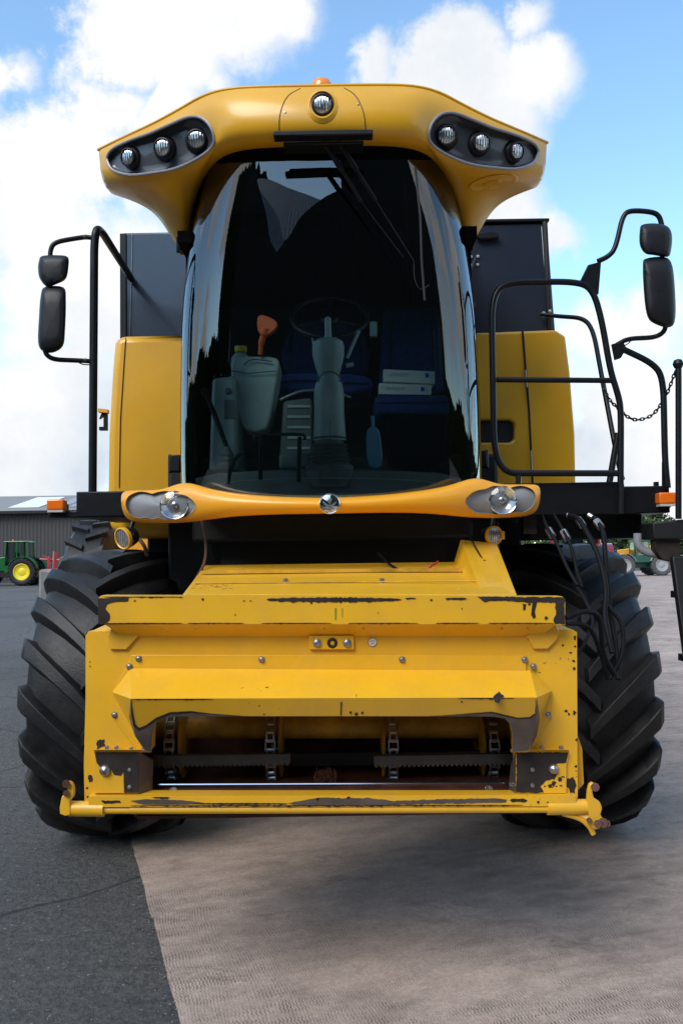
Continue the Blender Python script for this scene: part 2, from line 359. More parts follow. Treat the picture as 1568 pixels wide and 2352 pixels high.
# ---------------------------------------------------------------- ground
def shader_ground():
    m = bpy.data.materials.new('asphalt'); m.use_nodes = True; t = m.node_tree; b = t.nodes['Principled BSDF']
    tc = t.nodes.new('ShaderNodeTexCoord'); P = tc.outputs['Object']
    def tex(kind, s, **k):
        n = t.nodes.new(kind); n.inputs['Scale'].default_value = s
        for a, v in k.items(): n.inputs[a].default_value = v
        t.links.new(P, n.inputs['Vector']); return n
    def ramp(s, a, ca, c, cc):
        r = t.nodes.new('ShaderNodeValToRGB'); e = r.color_ramp.elements; e[0].position = a; e[0].color = (*ca, 1); e[1].position = c; e[1].color = (*cc, 1); t.links.new(s, r.inputs[0]); return r.outputs[0]
    big = tex('ShaderNodeTexNoise', .35, Detail=6); fine = tex('ShaderNodeTexNoise', 34, Detail=5, Roughness=.75)
    vor = tex('ShaderNodeTexVoronoi', 60); 
    c1 = ramp(big.outputs['Fac'], .35, (.072, .070, .068), .7, (.118, .114, .108))
    mid = tex('ShaderNodeTexNoise', 14, Detail=6, Roughness=.8)
    mm_ = t.nodes.new('ShaderNodeMath'); mm_.operation = 'MULTIPLY_ADD'; mm_.inputs[1].default_value = .45; t.links.new(mid.outputs['Fac'], mm_.inputs[0]); m5 = t.nodes.new('ShaderNodeMath'); m5.operation = 'MULTIPLY'; m5.inputs[1].default_value = .55; t.links.new(fine.outputs['Fac'], m5.inputs[0]); t.links.new(m5.outputs[0], mm_.inputs[2])
    c2 = ramp(mm_.outputs[0], .36, (.30, .30, .30), .66, (1.85, 1.82, 1.78))
    mx = t.nodes.new('ShaderNodeMix'); mx.data_type = 'RGBA'; mx.blend_type = 'MULTIPLY'; mx.inputs[0].default_value = 1; t.links.new(c1, mx.inputs[6]); t.links.new(c2, mx.inputs[7])
    sp = t.nodes.new('ShaderNodeSeparateColor'); t.links.new(vor.outputs['Color'], sp.inputs[0])
    g = t.nodes.new('ShaderNodeMath'); g.operation = 'GREATER_THAN'; g.inputs[1].default_value = .98; t.links.new(sp.outputs[0], g.inputs[0])
    g2 = t.nodes.new('ShaderNodeMath'); g2.operation = 'LESS_THAN'; g2.inputs[1].default_value = .38; t.links.new(vor.outputs['Distance'], g2.inputs[0])
    g3 = t.nodes.new('ShaderNodeMath'); g3.operation = 'MULTIPLY'; t.links.new(g.outputs[0], g3.inputs[0]); t.links.new(g2.outputs[0], g3.inputs[1])
    m2 = t.nodes.new('ShaderNodeMix'); m2.data_type = 'RGBA'; t.links.new(g3.outputs[0], m2.inputs[0]); t.links.new(mx.outputs[2], m2.inputs[6]); m2.inputs[7].default_value = (.26, .25, .23, 1)
    # cracks
    dn = tex('ShaderNodeTexNoise', 1.3, Detail=4)
    va = t.nodes.new('ShaderNodeVectorMath'); va.operation = 'MULTIPLY_ADD'; va.inputs[1].default_value = (.5, .5, .5); t.links.new(dn.outputs['Color'], va.inputs[0]); t.links.new(P, va.inputs[2])
    cv = t.nodes.new('ShaderNodeTexVoronoi'); cv.feature = 'DISTANCE_TO_EDGE'; cv.inputs['Scale'].default_value = .55; t.links.new(va.outputs[0], cv.inputs['Vector'])
    ck = t.nodes.new('ShaderNodeMapRange'); ck.inputs['From Min'].default_value = .003; ck.inputs['From Max'].default_value = .010; ck.inputs['To Min'].default_value = .25; t.links.new(cv.outputs['Distance'], ck.inputs['Value'])
    m3 = t.nodes.new('ShaderNodeMix'); m3.data_type = 'RGBA'; m3.blend_type = 'MULTIPLY'; m3.inputs[0].default_value = .85; t.links.new(m2.outputs[2], m3.inputs[6]); t.links.new(ck.outputs[0], m3.inputs[7])
    t.links.new(m3.outputs[2], b.inputs['Base Color']); b.inputs['Roughness'].default_value = .75
    bp = t.nodes.new('ShaderNodeBump'); bp.inputs['Strength'].default_value = 1.0; bp.inputs['Distance'].default_value = .03; t.links.new(fine.outputs['Fac'], bp.inputs['Height'])
    bp2 = t.nodes.new('ShaderNodeBump'); bp2.inputs['Strength'].default_value = .6; bp2.inputs['Distance'].default_value = .01; t.links.new(ck.outputs[0], bp2.inputs['Height']); t.links.new(bp.outputs[0], bp2.inputs['Normal'])
    t.links.new(bp2.outputs[0], b.inputs['Normal'])
    return m
def shader_concrete():
    m = bpy.data.materials.new('imprinted_concrete'); m.use_nodes = True; t = m.node_tree; b = t.nodes['Principled BSDF']
    tc = t.nodes.new('ShaderNodeTexCoord'); mp = t.nodes.new('ShaderNodeMapping'); mp.inputs['Rotation'].default_value = (0, 0, R_(-17)); t.links.new(tc.outputs['Object'], mp.inputs[0]); P = mp.outputs[0]
    def tex(s, det=5, rg=.6, vec=P, dist=0.0):
        n = t.nodes.new('ShaderNodeTexNoise'); n.inputs['Scale'].default_value = s; n.inputs['Detail'].default_value = det; n.inputs['Roughness'].default_value = rg; n.inputs['Distortion'].default_value = dist
        t.links.new(vec, n.inputs['Vector']); return n.outputs['Fac']
    def ma(op, a, bb=None, c=None, clamp=False):
        n = t.nodes.new('ShaderNodeMath'); n.operation = op; n.use_clamp = clamp
        for i, x in enumerate((a, bb, c)):
            if x is None: continue
            if isinstance(x, (int, float)): n.inputs[i].default_value = x
            else: t.links.new(x, n.inputs[i])
        return n.outputs[0]
    def rng(s, a, bb, c=0., d=1.):
        r = t.nodes.new('ShaderNodeMapRange'); r.inputs['From Min'].default_value = a; r.inputs['From Max'].default_value = bb; r.inputs['To Min'].default_value = c; r.inputs['To Max'].default_value = d; t.links.new(s, r.inputs['Value']); return r.outputs[0]
    sp = t.nodes.new('ShaderNodeSeparateXYZ'); t.links.new(P, sp.inputs[0]); x, y = sp.outputs[0], sp.outputs[1]
    # zig-zag grooves running along y, stacked in rows about 9 cm deep, worn away in patches
    zz = ma('PINGPONG', y, .016); wob = tex(2.2, 2)
    xs = ma('ADD', ma('ADD', x, ma('MULTIPLY', zz, .36)), ma('MULTIPLY', wob, .09))
    gr = ma('SINE', ma('MULTIPLY', xs, 2*math.pi/.0135)); gr = rng(gr, .25, .85)
    rown = ma('ADD', y, ma('MULTIPLY', tex(1.3, 4), .5))
    row = ma('SINE', ma('MULTIPLY', rown, 2*math.pi/.13)); row = rng(row, -1.0, .5, .35)
    mp2 = t.nodes.new('ShaderNodeMapping'); mp2.inputs['Scale'].default_value = (1.0, 1.7, 1); t.links.new(P, mp2.inputs[0])
    patch = rng(tex(1.1, 7, .7, mp2.outputs[0]), .42, .66)
    fp = rng(tex(22, 3), .30, .5)
    groove = ma('MULTIPLY', ma('MULTIPLY', gr, row), ma('MULTIPLY', patch, fp))
    big = tex(.8, 7, .65); med = tex(5, 8, .7, mp2.outputs[0]); fin = tex(65, 6, .8)
    cr = t.nodes.new('ShaderNodeValToRGB'); e = cr.color_ramp.elements; e[0].position = .32; e[0].color = (.25, .19, .157, 1); e[1].position = .66; e[1].color = (.54, .415, .34, 1)
    t.links.new(ma('ADD', ma('MULTIPLY', big, .5), ma('MULTIPLY', med, .5)), cr.inputs[0])
    dark = ma('SUBTRACT', 1.0, ma('MULTIPLY', groove, .78)); dark = ma('MULTIPLY', dark, rng(fin, .3, .7, .68, 1.24))
    ob = rng(tex(1.9, 8, .75, mp2.outputs[0], .6), .56, .70); dark = ma('MULTIPLY', dark, ma('SUBTRACT', 1, ma('MULTIPLY', ob, .45)))
    mx = t.nodes.new('ShaderNodeMix'); mx.data_type = 'RGBA'; mx.blend_type = 'MULTIPLY'; mx.inputs[0].default_value = 1; t.links.new(cr.outputs[0], mx.inputs[6]); t.links.new(dark, mx.inputs[7])
    t.links.new(mx.outputs[2], b.inputs['Base Color']); b.inputs['Roughness'].default_value = .8
    bp = t.nodes.new('ShaderNodeBump'); bp.inputs['Strength'].default_value = .9; bp.inputs['Distance'].default_value = .008; bp.invert = True
    t.links.new(ma('ADD', groove, ma('MULTIPLY', fin, .25)), bp.inputs['Height']); t.links.new(bp.outputs[0], b.inputs['Normal'])
    return m
M['asphalt'] = shader_ground(); M['concrete'] = shader_concrete()
g = MB(); g.add([(-400, -150, 0), (400, -150, 0), (400, 900, 0), (-400, 900, 0)], [(0, 1, 2, 3)])
tag(g.build('ground', 'asphalt'), kind='structure')
pA = at(295, 1905, 1); pB = at(415, 2352, 1)
def gnd(u, v):
    d = ray(u, v); return CAM+d*(-CAMZ/d.z)
A = gnd(295, 1905); B = gnd(413, 2352); dd = (A-B).normalized()
g = MB(); P0 = B-dd*14; P1 = A+dd*70
g.add([(P0.x, P0.y, .004), (60, P0.y, .004), (60, P1.y, .004), (P1.x, P1.y, .004)], [(0, 1, 2, 3)]) if False else None
random.seed(31); ed_ = [P1+(P0-P1)*((k/700)**.6)+Vector((random.uniform(-.005, .005)+.002*math.sin(k*.21), 0, 0)) for k in range(701)]
g.prism([Vector((60, P0.y, .004)), Vector((60, P1.y, .004))]+[Vector((p.x, p.y, .004)) for p in ed_], 0, front_only=True)
tag(g.build('concrete_yard', 'concrete'), kind='structure')

random.seed(77); g = MB()
for k in range(170):
    t_ = random.random()**1.5; p = P0+dd*(14+t_*3.0)+Vector((random.gauss(0, .03)+random.choice((0, 0, random.gauss(0, .5))), 0, .004)); r_ = random.uniform(.002, .007)
    g.add([p+Vector((random.uniform(.6, 1.2)*r_*x, random.uniform(.6, 1.2)*r_*y, random.uniform(.5, .9)*r_*z)) for x, y, z in ((1,0,0),(0,1,0),(-1,0,0),(0,-1,0),(0,0,1.2),(0,0,-.6))], [(0,1,4),(1,2,4),(2,3,4),(3,0,4),(1,0,5),(2,1,5),(3,2,5),(0,3,5)])
tag(g.build('loose_grit', 'concblk', sharp=False), kind='stuff')
# ================================================================ COMBINE
cb = thing('combine_harvester', 'large yellow combine harvester seen head-on without its header, standing across the asphalt and the concrete', 'combine harvester', (X0, 5.45, 0))
bpy.context.view_layer.update()
CBI = Matrix.Translation((-X0, -5.45, 0))
def part(mb, name, mats, parent=None, label=None, **k):
    """a part given in world coordinates, parented to the combine (or to a part)"""
    o = mb.build(name, mats, None, **k)
    o.parent = parent or cb; o.matrix_parent_inverse = CBI if True else Matrix()
    if parent:  # parts keep identity local transforms, so the same inverse is already in the chain
        o.matrix_parent_inverse = Matrix()
    if label: o['label'] = label
    return o
# ---- cab roof
cols = [
 [(742,197,3.86),(742,214,3.80),(742,260,3.76),(742,306,3.78),(742,328,3.84),(742,338,3.96)],
 [(600,199,3.87),(600,216,3.81),(600,262,3.78),(600,308,3.80),(600,330,3.86),(600,340,3.98)],
 [(520,203,3.90),(520,221,3.85),(517,265,3.83),(513,312,3.85),(510,338,3.93),(503,357,4.07)],
 [(466,218,3.95),(480,240,3.89),(500,290,3.88),(501,335,3.92),(480,368,4.04),(460,420,4.27)],
 [(410,253,4.00),(430,262,3.95),(480,340,3.95),(474,380,3.98),(450,412,4.17),(436,500,4.52)],
 [(355,283,4.05),(370,292,4.00),(405,350,3.99),(425,404,4.03),(415,450,4.27),(430,612,4.78)],
 [(305,306,4.12),(315,314,4.07),(330,362,4.05),(350,420,4.10),(368,452,4.32),(382,525,4.65)],
 [(262,326,4.20),(268,334,4.15),(276,376,4.13),(285,422,4.18),(303,442,4.36),(345,475,4.60)],
 [(226,344,4.32),(227,354,4.30),(229,390,4.30),(235,416,4.33),(244,434,4.42),(255,446,4.55)]]
half = []
for c in cols:
    w_ = [at(*p) for p in c]
    e = w_[5]; t0 = w_[0]
    w_.append(Vector((e.x*.96, e.y+.12, e.z+.11)))
    wing = len(half) >= 4
    w_.append(Vector((e.x*.95, e.y+.17, max(e.z+.2, t0.z-.14))) if wing else Vector((e.x*.9, 5.3, t0.z-.25)))
    w_.append(Vector((t0.x*.97, e.y+.19, t0.z-.03)) if wing else Vector((t0.x*.94, 5.35, t0.z-.06)))
    w_.append(Vector((t0.x, t0.y+.12, t0.z-.008)))
    half.append(w_)
cen = [Vector((MX, p.y, p.z)) for p in half[0]]
colsw = [c for c in reversed(half[1:])]+[cen]+[[mirror(p) for p in c] for c in half[1:]]
rb = MB(); nc = len(colsw); nr = len(colsw[0])
rb.add([p for c in colsw for p in c], [])
for i in range(nc-1):
    for j in range(nr):
        rb.f.append([i*nr+j, i*nr+(j+1) % nr, (i+1)*nr+(j+1) % nr, (i+1)*nr+j]); rb.m.append(1 if j in (5, 6) and 4 <= i <= 11 else 0)
rb.f.append(list(range(nr))); rb.m.append(0); rb.f.append([(nc-1)*nr+j for j in range(nr)][::-1]); rb.m.append(0)
cr = {}
for j in range(nr):
    cr[(j, (j+1) % nr)] = .9; cr[((nc-1)*nr+j, (nc-1)*nr+(j+1) % nr)] = .9
for i in range(nc-1):
    cr[(i*nr, (i+1)*nr)] = .95; cr[(i*nr+5, (i+1)*nr+5)] = .9
roofmb = rb
# reference surface for placing lamps on the roof
ref = rb.build('ref', 'yellow', sub=3, crease=cr); 
def bvh_of(o):
    me = o.data; return BVHTree.FromPolygons([v.co for v in me.vertices], [p.vertices for p in me.polygons])
RB = bvh_of(ref)
def hit(bvh, u, v, off=0.0, fallback=4.0):
    d = ray(u, v).normalized(); h = bvh.ray_cast(CAM, d)
    if h[0] is None: return at(u, v, fallback), Vector((0, -1, 0))
    n = h[1] if h[1].dot(d) < 0 else -h[1]
    return h[0]-d*off, n
bpy.data.objects.remove(ref)
podL = smooth2([(247,358),(262,340),(300,322),(345,306),(390,286),(432,269),(462,271),(484,292),(492,322),(480,345),(446,368),(400,388),(350,397),(300,402),(262,392),(249,375)], 3)
def centroid(p): return (sum(a for a, b in p)/len(p), sum(b for a, b in p)/len(p))
def dish_pts(bvh, outl, scales_depths):
    c = centroid(outl); rows = []
    for s, dep in scales_depths:
        r = []
        for (u, v) in outl:
            uu = c[0]+(u-c[0])*s; vv = c[1]+(v-c[1])*s
            r.append(hit(bvh, uu, vv, -dep)[0])
        rows.append(r)
    return rows
RIM = dish_pts(RB, podL, [(1.0, -.004)])[0]
def cutter(bvh, outl, depth, fb=None):
    # closed prism from in front of the surface to `depth` behind it, along the view rays of its own outline at its real place
    m = MB(); a = [hit(bvh, u, v, .12)[0] for u, v in outl]; b = [hit(bvh, u, v, -depth)[0] for u, v in outl]
    n = len(outl); ca = sum(a, Vector())/n; cbb = sum(b, Vector())/n
    m.add(a+b+[ca, cbb], [(i, (i+1) % n, (i+1) % n+n, i+n) for i in range(n)]+[((i+1) % n, i, 2*n) for i in range(n)]+[(i+n, (i+1) % n+n, 2*n+1) for i in range(n)])
    return m
def mirror_mb(m):
    q = MB(); q.v = [mirror(p) for p in m.v]; q.f = [f[::-1] for f in m.f]; q.m = list(m.m); return q
cutL = cutter(RB, podL, .09)
cenl = [(742+27*math.cos(a), 240+29*math.sin(a)) for a in [2*math.pi*k/28 for k in range(28)]]
cutC = cutter(RB, cenl, .05)
roof = part(roofmb, 'cab_roof', ['yellow', 'headliner'], sub=3, crease=cr, cut=[cutL, mirror_mb(cutL), cutC], ang=50)
def lampset(mb_house, mb_lens, c, n, r, depth=.05, body=True):
    """round work lamp: ring housing and ribbed lens, facing n"""
    n = Vector(n).normalized()
    mb_house.lathe(c, n, [(-depth, r*1.12), (0, r*1.16), (.006, r*1.14), (.008, r*1.0), (.002, r*.97), (-.01, r*.9)], 28)
    mb_lens.lathe(c, n, [(.001, r*.98), (.006, r*.8), (.009, r*.45), (.010, 0)], 28)
def make_pod(mir):
    f = (lambda m: mirror_mb(m)) if mir else (lambda m: m)
    rows = dish_pts(RB, podL, [(1.005, -.003), (.985, .012), (.95, .04), (.88, .058), (.6, .066), (.3, .067), (.02, .067)])
    m = MB(); rows = [r+[r[0]] for r in rows]; m.grid(rows)
    rim = MB(); rim.tube([p for p in dish_pts(RB, podL, [(1.0, -.002)])[0]], .007, 8, closed=True)
    pod = part(f(m), 'lamp_recess', 'pod', roof, ang=60)
    part(f(rim), 'recess_rim' if False else 'gasket', 'podrim' , roof)
    for (u, v, r, nx) in ((294, 361, .038, -.55), (373, 339, .040, -.28), (451, 320, .041, -.05)):
        c, n = hit(RB, u, v, -.022); n = Vector((nx, -1, -.25)).normalized()
        h = MB(); l = MB(); lampset(h, l, c, n, r)
        h.lathe(c-n*.045, n, [(0, r*1.5), (.02, r*1.42), (.034, r*1.2), (.036, r*1.1)], 28)
        ho = part(f(h), 'work_light', 'blackpl'); part(f(l), 'lens', 'ribbed', ho)
make_pod(False); make_pod(True)
m = MB(); l = MB(); c, n = hit(RB, 740, 240, -.012); lampset(m, l, c, Vector((0, -1, -.12)), .043, .03)
ho = part(m, 'work_light', 'blackpl'); part(l, 'lens', 'ribbed', ho)
m = MB(); ring = [hit(RB, 740+36*math.cos(a), 243+40*math.sin(a), .002)[0] for a in [2*math.pi*k/30 for k in range(30)]]; ring2 = [hit(RB, 740+29*math.cos(a), 240+31*math.sin(a), .012)[0] for a in [2*math.pi*k/30 for k in range(30)]]
ring3 = [hit(RB, 740+25*math.cos(a), 240+27*math.sin(a), -.03)[0] for a in [2*math.pi*k/30 for k in range(30)]]
m.grid([ring+[ring[0]], ring2+[ring2[0]], ring3+[ring3[0]]]); part(m, 'lamp_surround', 'yellow', roof, ang=70)
m = MB(); seam = [hit(RB, u, v, .0005)[0] for u, v in spline_uv] if False else None
def uvspline(pts, n=6):
    P = spline([Vector((a, b, 0)) for a, b in pts], n); return [(p.x, p.y) for p in P]
for pts in ([(641,303),(642,270),(650,240),(664,218),(690,203)], [(840,303),(836,265),(826,236),(812,216),(790,202)]):
    m.tube([hit(RB, u, v, .0004)[0] for u, v in uvspline(pts)], .0022, 5)
part(m, 'hatch_seam', 'primer', roof)
m = MB()
for (u, v) in ((655,258),(822,240)): 
    c, n = hit(RB, u, v); m.lathe(c, n, [(0,.006),(.003,.005),(.004,0)], 10)
part(m, 'screw', 'steel', roof)
# roof lip
m = MB(); lip = [c[0] for c in colsw]; lip = [lip[0]]+[(lip[k-1]+lip[k]*4+lip[k+1])/6 for k in range(1, len(lip)-1)]+[lip[-1]]; lip = spline(lip, 5); m.tube(lip, .0075, 8); part(m, 'roof_lip', 'yellow', roof, ang=70)
# beacon
m = MB(); c = at(738, 206, 4.15); m.lathe(c, (0,0,1), [(-.05,.05),(0,.056),(.02,.054),(.04,.043),(.052,.022),(.055,0)], 28); part(m, 'beacon', 'beacon', label='orange domed warning beacon')
# speaker ring / blank lamp on the underside (right wing) and its twin
for mir in (False, True):
    m = MB(); f = mirror_mb if mir else (lambda q: q)
    rings = []
    for (s, o_) in ((1, .001), (.94, .010), (.86, .002), (.3, .001), (.26, .008), (.18, .002)):
        rings.append([hit(RB, 352+58*s*math.cos(a), 432+17*s*math.sin(a)+(9*math.cos(a)*s if True else 0), o_)[0] for a in [2*math.pi*k/30 for k in range(31)]])
    m.grid(rings)
    if mir: part(f(m), 'lamp_blank', 'yellow', roof, ang=70)

MX = X0
# ---- windshield
edgepts = [(418,1112),(417,1000),(419,850),(425,700),(437,600),(450,520),(470,440),(495,360)]
rows = []; gl = []
K = 41
for j, (u, v) in enumerate(edgepts):
    t = j/(len(edgepts)-1); E = at(u, v, 4.72); hw = (X0-E.x)*.955
    cv_ = [1150,1050,890,730,610,520,430,325][j]; cy = [4.10,4.08,4.05,4.02,3.995,3.98,3.965,3.95][j]
    Cc = at(757, cv_, cy); row = []
    for i in range(K):
        ph = R_(-90+180*i/(K-1)); s = math.sin(ph); c = abs(math.cos(ph)) if abs(ph) < R_(89.9) else 0
        X = X0+hw*math.copysign(abs(s)**.5, s); q = .97*(1-c**.5)+.03*abs(s)
        row.append(Vector((X, Cc.y+(E.y-Cc.y)*q, Cc.z+(E.z-Cc.z)*q)))
    gl.append(row)
def interp_rows(rows, n):
    out = []
    ncol = len(rows[0]); colz = [spline([r[k] for r in rows], n) for k in range(ncol)]
    for i in range(len(colz[0])): out.append([colz[k][i] for k in range(ncol)])
    return out
GL = interp_rows(gl, 5)
m = MB(); m.grid(GL); glass = part(m, 'windshield', 'glass', ang=180, flip=True)
m = MB()
for side in (0, -1): m.tube([r[side]+Vector((0, .005, 0)) for r in GL], .013, 8)
m.tube([p+Vector((0, .004, -.004)) for p in GL[0]], .011, 8)
part(m, 'windshield_seal', 'black')
# dark printed border just inside the upper glass
m = MB(); m.grid([[p+Vector((0,.012,0)) for p in r] for r in GL[-9:]]); part(m, 'sun_band', 'headliner', ang=180)
m = MB(); m.grid([[p+Vector((0,-.004,0)) for p in r_] for r_ in GL[-3:]]); part(m, 'top_seal_mask', 'headliner', ang=180)  # black top edge, widened over the glass to hide the roof lip's reflection
# cab shell: pillars, rear wall, headliner, floor
m = MB(); zf = 2.03
m.box(X0-.78, X0+.78, 5.50, 5.56, 1.95, 3.70)
part(m, 'cab_rear_wall', 'backwall')
m = MB(); m.box(X0-.76, X0+.76, 4.3, 5.5, 3.30, 3.36); m.box(X0-.76, X0+.76, 4.25, 5.49, 3.64, 3.67); m.box(X0-.79, X0-.735, 4.70, 5.49, 3.12, 3.74); m.box(X0+.735, X0+.79, 4.70, 5.49, 3.12, 3.74); part(m, 'headliner', 'headliner')
m = MB(); m.box(X0-.70, X0+.70, 4.3, 5.5, 1.93, 2.0); m.box(X0-.62, X0+.62, 4.16, 4.3, 1.93, 1.999); part(m, 'cab_floor', 'trimteal', bevel=.01)
m = MB()
for s in (-1, 1):
    m.tube(arc([(X0+s*.765, 4.76, 2.0), (X0+s*.775, 4.76, 2.6), (X0+s*.76, 4.78, 3.3)], .3), .022, 8)
    m.box(*sorted((X0+s*.74, X0+s*.79)), 5.44, 5.56, 1.95, 3.5)
part(m, 'cab_pillars', 'black')
m = MB()
for s in (-1, 1): m.box(*sorted((X0+s*.768, X0+s*.774)), 4.79, 5.44, 2.15, 3.32)
part(m, 'side_window', 'sideglass')
m = MB()
for s in (-1, 1): m.box(*sorted((X0+s*.70, X0+s*.78)), 4.78, 5.5, 1.95, 2.14)
part(m, 'door_sill', 'flat')
# hinges on glass
for (u, v, y, s) in ((422,560,4.62,-1),(1070,552,4.62,1),(404,1065,4.6,-1),(1104,1055,4.6,1)):
    m = MB(); c = at(u, v, y); m.box(c.x-.028, c.x+.028, c.y-.03, c.y+.05, c.z-.045, c.z+.045); m.cyl((c.x+s*.03, c.y, c.z-.05), (c.x+s*.03, c.y, c.z+.05), .011)
    part(m, 'glass_hinge', 'black', bevel=.006)

# ---- lower cab trim with headlights
bt = [ # (top u,v), (bottom u,v), Y
 ((757,1143),(757,1181),3.89),((640,1140),(640,1182),3.90),((540,1132),(540,1186),3.93),((470,1120),(468,1196),3.99),((420,1100),(430,1201),4.04),
 ((375,1124),(380,1203),4.06),((330,1124),(330,1203),4.08),((290,1125),(298,1199),4.10),((274,1128),(282,1188),4.13)]
lo = []
for (tu, bu, Y) in bt:
    T = at(*tu, Y); Bm = at(*bu, Y+.01); mid = (T+Bm)/2
    lo.append([T+Vector((0,.10,.004)), T+Vector((0,.03,0)), T+Vector((0,0,-.008)), mid.lerp(T,.4)+Vector((0,-.035,0)), mid.lerp(Bm,.4)+Vector((0,-.035,0)), Bm+Vector((0,0,.006)), Bm+Vector((0,.04,0)), Bm+Vector((0,.12,.02))])
cc = [Vector((X0, p.y, p.z)) for p in lo[0]]
cw = [c for c in reversed(lo[1:])]+[cc]+[[mirror(p) for p in c] for c in lo[1:]]
bmB = MB(); nr2 = len(cw[0]); bmB.add([p for c in cw for p in c], [])
for i in range(len(cw)-1):
    for j in range(nr2):
        bmB.f.append([i*nr2+j, i*nr2+(j+1) % nr2, (i+1)*nr2+(j+1) % nr2, (i+1)*nr2+j]); bmB.m.append(0)
bmB.f.append(list(range(nr2))); bmB.m.append(0); bmB.f.append([(len(cw)-1)*nr2+j for j in range(nr2)][::-1]); bmB.m.append(0)
refb = bmB.build('ref', 'yellow', sub=2); BB = bvh_of(refb); bpy.data.objects.remove(refb)
hp = smooth2([(289,1158),(296,1140),(318,1130),(338,1131),(350,1134),(364,1130),(385,1128),(402,1134),(425,1138),(443,1150),(449,1163),(440,1178),(424,1188),(404,1190),(380,1193),(364,1189),(350,1192),(336,1188),(318,1190),(297,1178)], 3)
cH = cutter(BB, hp, .05)
bump = part(bmB, 'front_trim', 'bumper', sub=2, cut=[cH, mirror_mb(cH)], ang=45)
for mir in (False, True):
    f = mirror_mb if mir else (lambda q: q)
    m = MB(); rows = dish_pts(BB, hp, [(1.01, -.002), (.985, .018), (.97, .026), (.5, .026), (.02, .026)]); rows = [r+[r[0]] for r in rows]; m.grid(rows)
    part(f(m), 'light_panel', 'greypan', bump, ang=50)
    c, n = hit(BB, *((1153, 1149) if mir else (401, 1160)), -.012); n = Vector((0, -1, 0)); R0 = .066; f = lambda q: q
    h = MB(); h.lathe(c, n, [(-.02, R0*1.0), (.010, R0*1.03), (.014, R0*1.0), (.012, R0*.95)], 36)
    hd = part(f(h), 'headlight', 'chrome')
    h = MB(); h.lathe(c, n, [(.008, R0*.95), (-.004, R0*.75), (-.016, R0*.5), (-.026, R0*.2), (-.028, 0)], 36); h.lathe(c, n, [(-.026, .016), (.0, .016), (.004, .010), (.004, 0)], 16); part(f(h), 'reflector', 'bulb', hd)
    h = MB(); h.lathe(c, n, [(.012, R0*.96), (.022, R0*.7), (.027, R0*.35), (.028, 0)], 36); part(f(h), 'lens', 'lens', hd)
# emblem: chrome roundel with a raised leaf
m = MB(); c = hit(BB, 757, 1157, .006)[0]; R0 = .043
m.lathe(c, (0,-1,0), [(-.02, R0*1.08), (.006, R0*1.08), (.010, R0*1.0), (.005, R0*.93), (.010, R0*.6), (.012, 0)], 40)
em = part(m, 'emblem', 'chrome', label='round chrome badge with a leaf mark')
m = MB(); y = c.y-.014
def leafpt(a, b): return Vector((c.x+a*R0, y, c.z+b*R0))
for poly in ([(-.06,-.8),(.06,-.8),(.03,.1),(-.03,.1)], [(-.08,-.2),(-.75,.25),(-.62,-.05),(-.2,-.35)], [(.08,-.2),(.75,.25),(.62,-.05),(.2,-.35)], [(-.08,0),(-.38,.62),(-.14,.35),(-.02,.75),(.08,.35),(.3,.6),(.08,0)], [(-.1,-.4),(-.55,-.45),(-.4,-.6),(-.1,-.55)], [(.1,-.4),(.55,-.45),(.4,-.6),(.1,-.55)]):
    m.prism([leafpt(a, b) for a, b in poly], .004)
part(m, 'leaf_mark', 'steel', em)

# ---- wiper and its cover bar
m = MB(); a = at(628, 311, 3.72); b = at(856, 311, 3.72)
m.box(a.x, b.x, 3.70, 3.76, a.z-.012, a.z+.012); m.box(a.x+.04, b.x-.04, 3.761, 3.86, a.z-.022, a.z-.008); part(m, 'wiper_cover', 'black', bevel=.005)
for (u0, v0, u1, v1, u2, v2) in ((742,322,830,465,925,590),(775,322,862,460,950,600)):
    m = MB(); m.tube([at(u0, v0, 3.78), at((u0+u1)/2, (v0+v1)/2, 3.82)], .013, 8); m.tube([at((u0+u1)/2, (v0+v1)/2, 3.822), at(u1, v1, 3.87)], .009, 8); m.tube([at(u1, v1, 3.87), at(u2, v2, 3.90)], .003, 6)
    part(m, 'wiper_arm', 'black')
m = MB(); m.tube([at(953,384,3.93), at(965,500,3.915), at(968,600,3.91), at(975,690,3.91)], .006, 6); m.tube(spline([at(950,600,3.91), at(952,640,3.91), at(965,664,3.91), at(985,655,3.91)]), .002, 6)
part(m, 'wiper_blade', 'flat')
m = MB(); m.tube(arc([at(672,345,4.15), at(655,376,4.15), at(770,378,4.15), at(775,400,4.15)], .01), .008, 8); part(m, 'inner_mirror_bracket', 'black')

# ---- cab interior
m = MB(); c0 = at(757, 1075, 4.45)
def prof_col(pts, cx, Y):
    return [((at(cx, v, Y).z), r) for v, r in pts]
def zlathe(m, cx, Y, pts, mi=0, tilt=0, n=28):
    b = at(cx, pts[0][0], Y); m.lathe(b, (tilt, -.06, 1), [(at(cx, v, Y).z-b.z, r) for v, r in pts], n, mi)
zlathe(m, 757, 4.45, [(1012,.085),(985,.082),(950,.078),(905,.078),(885,.070),(872,.055),(868,.050),(850,.065),(820,.082),(800,.083),(788,.076),(782,.055),(779,.020),(774,.018),(745,.017),(735,.016),(730,0)])
part(m, 'steering_column', 'trimteal')
m = MB(); pr = []
for k in range(6): v = 1068-k*9; pr += [(v, .116-.004*k), (v-4, .098-.004*k)]
zlathe(m, 757, 4.45, [(1120,.13),(1072,.125)]+pr+[(1010,.07)]); part(m, 'column_gaiter', 'trimdark')
m = MB(); c = at(757, 728, 4.60); ax = Vector((0, -.72, .69)).normalized(); e1 = Vector((1,0,0)); e2 = ax.cross(e1)
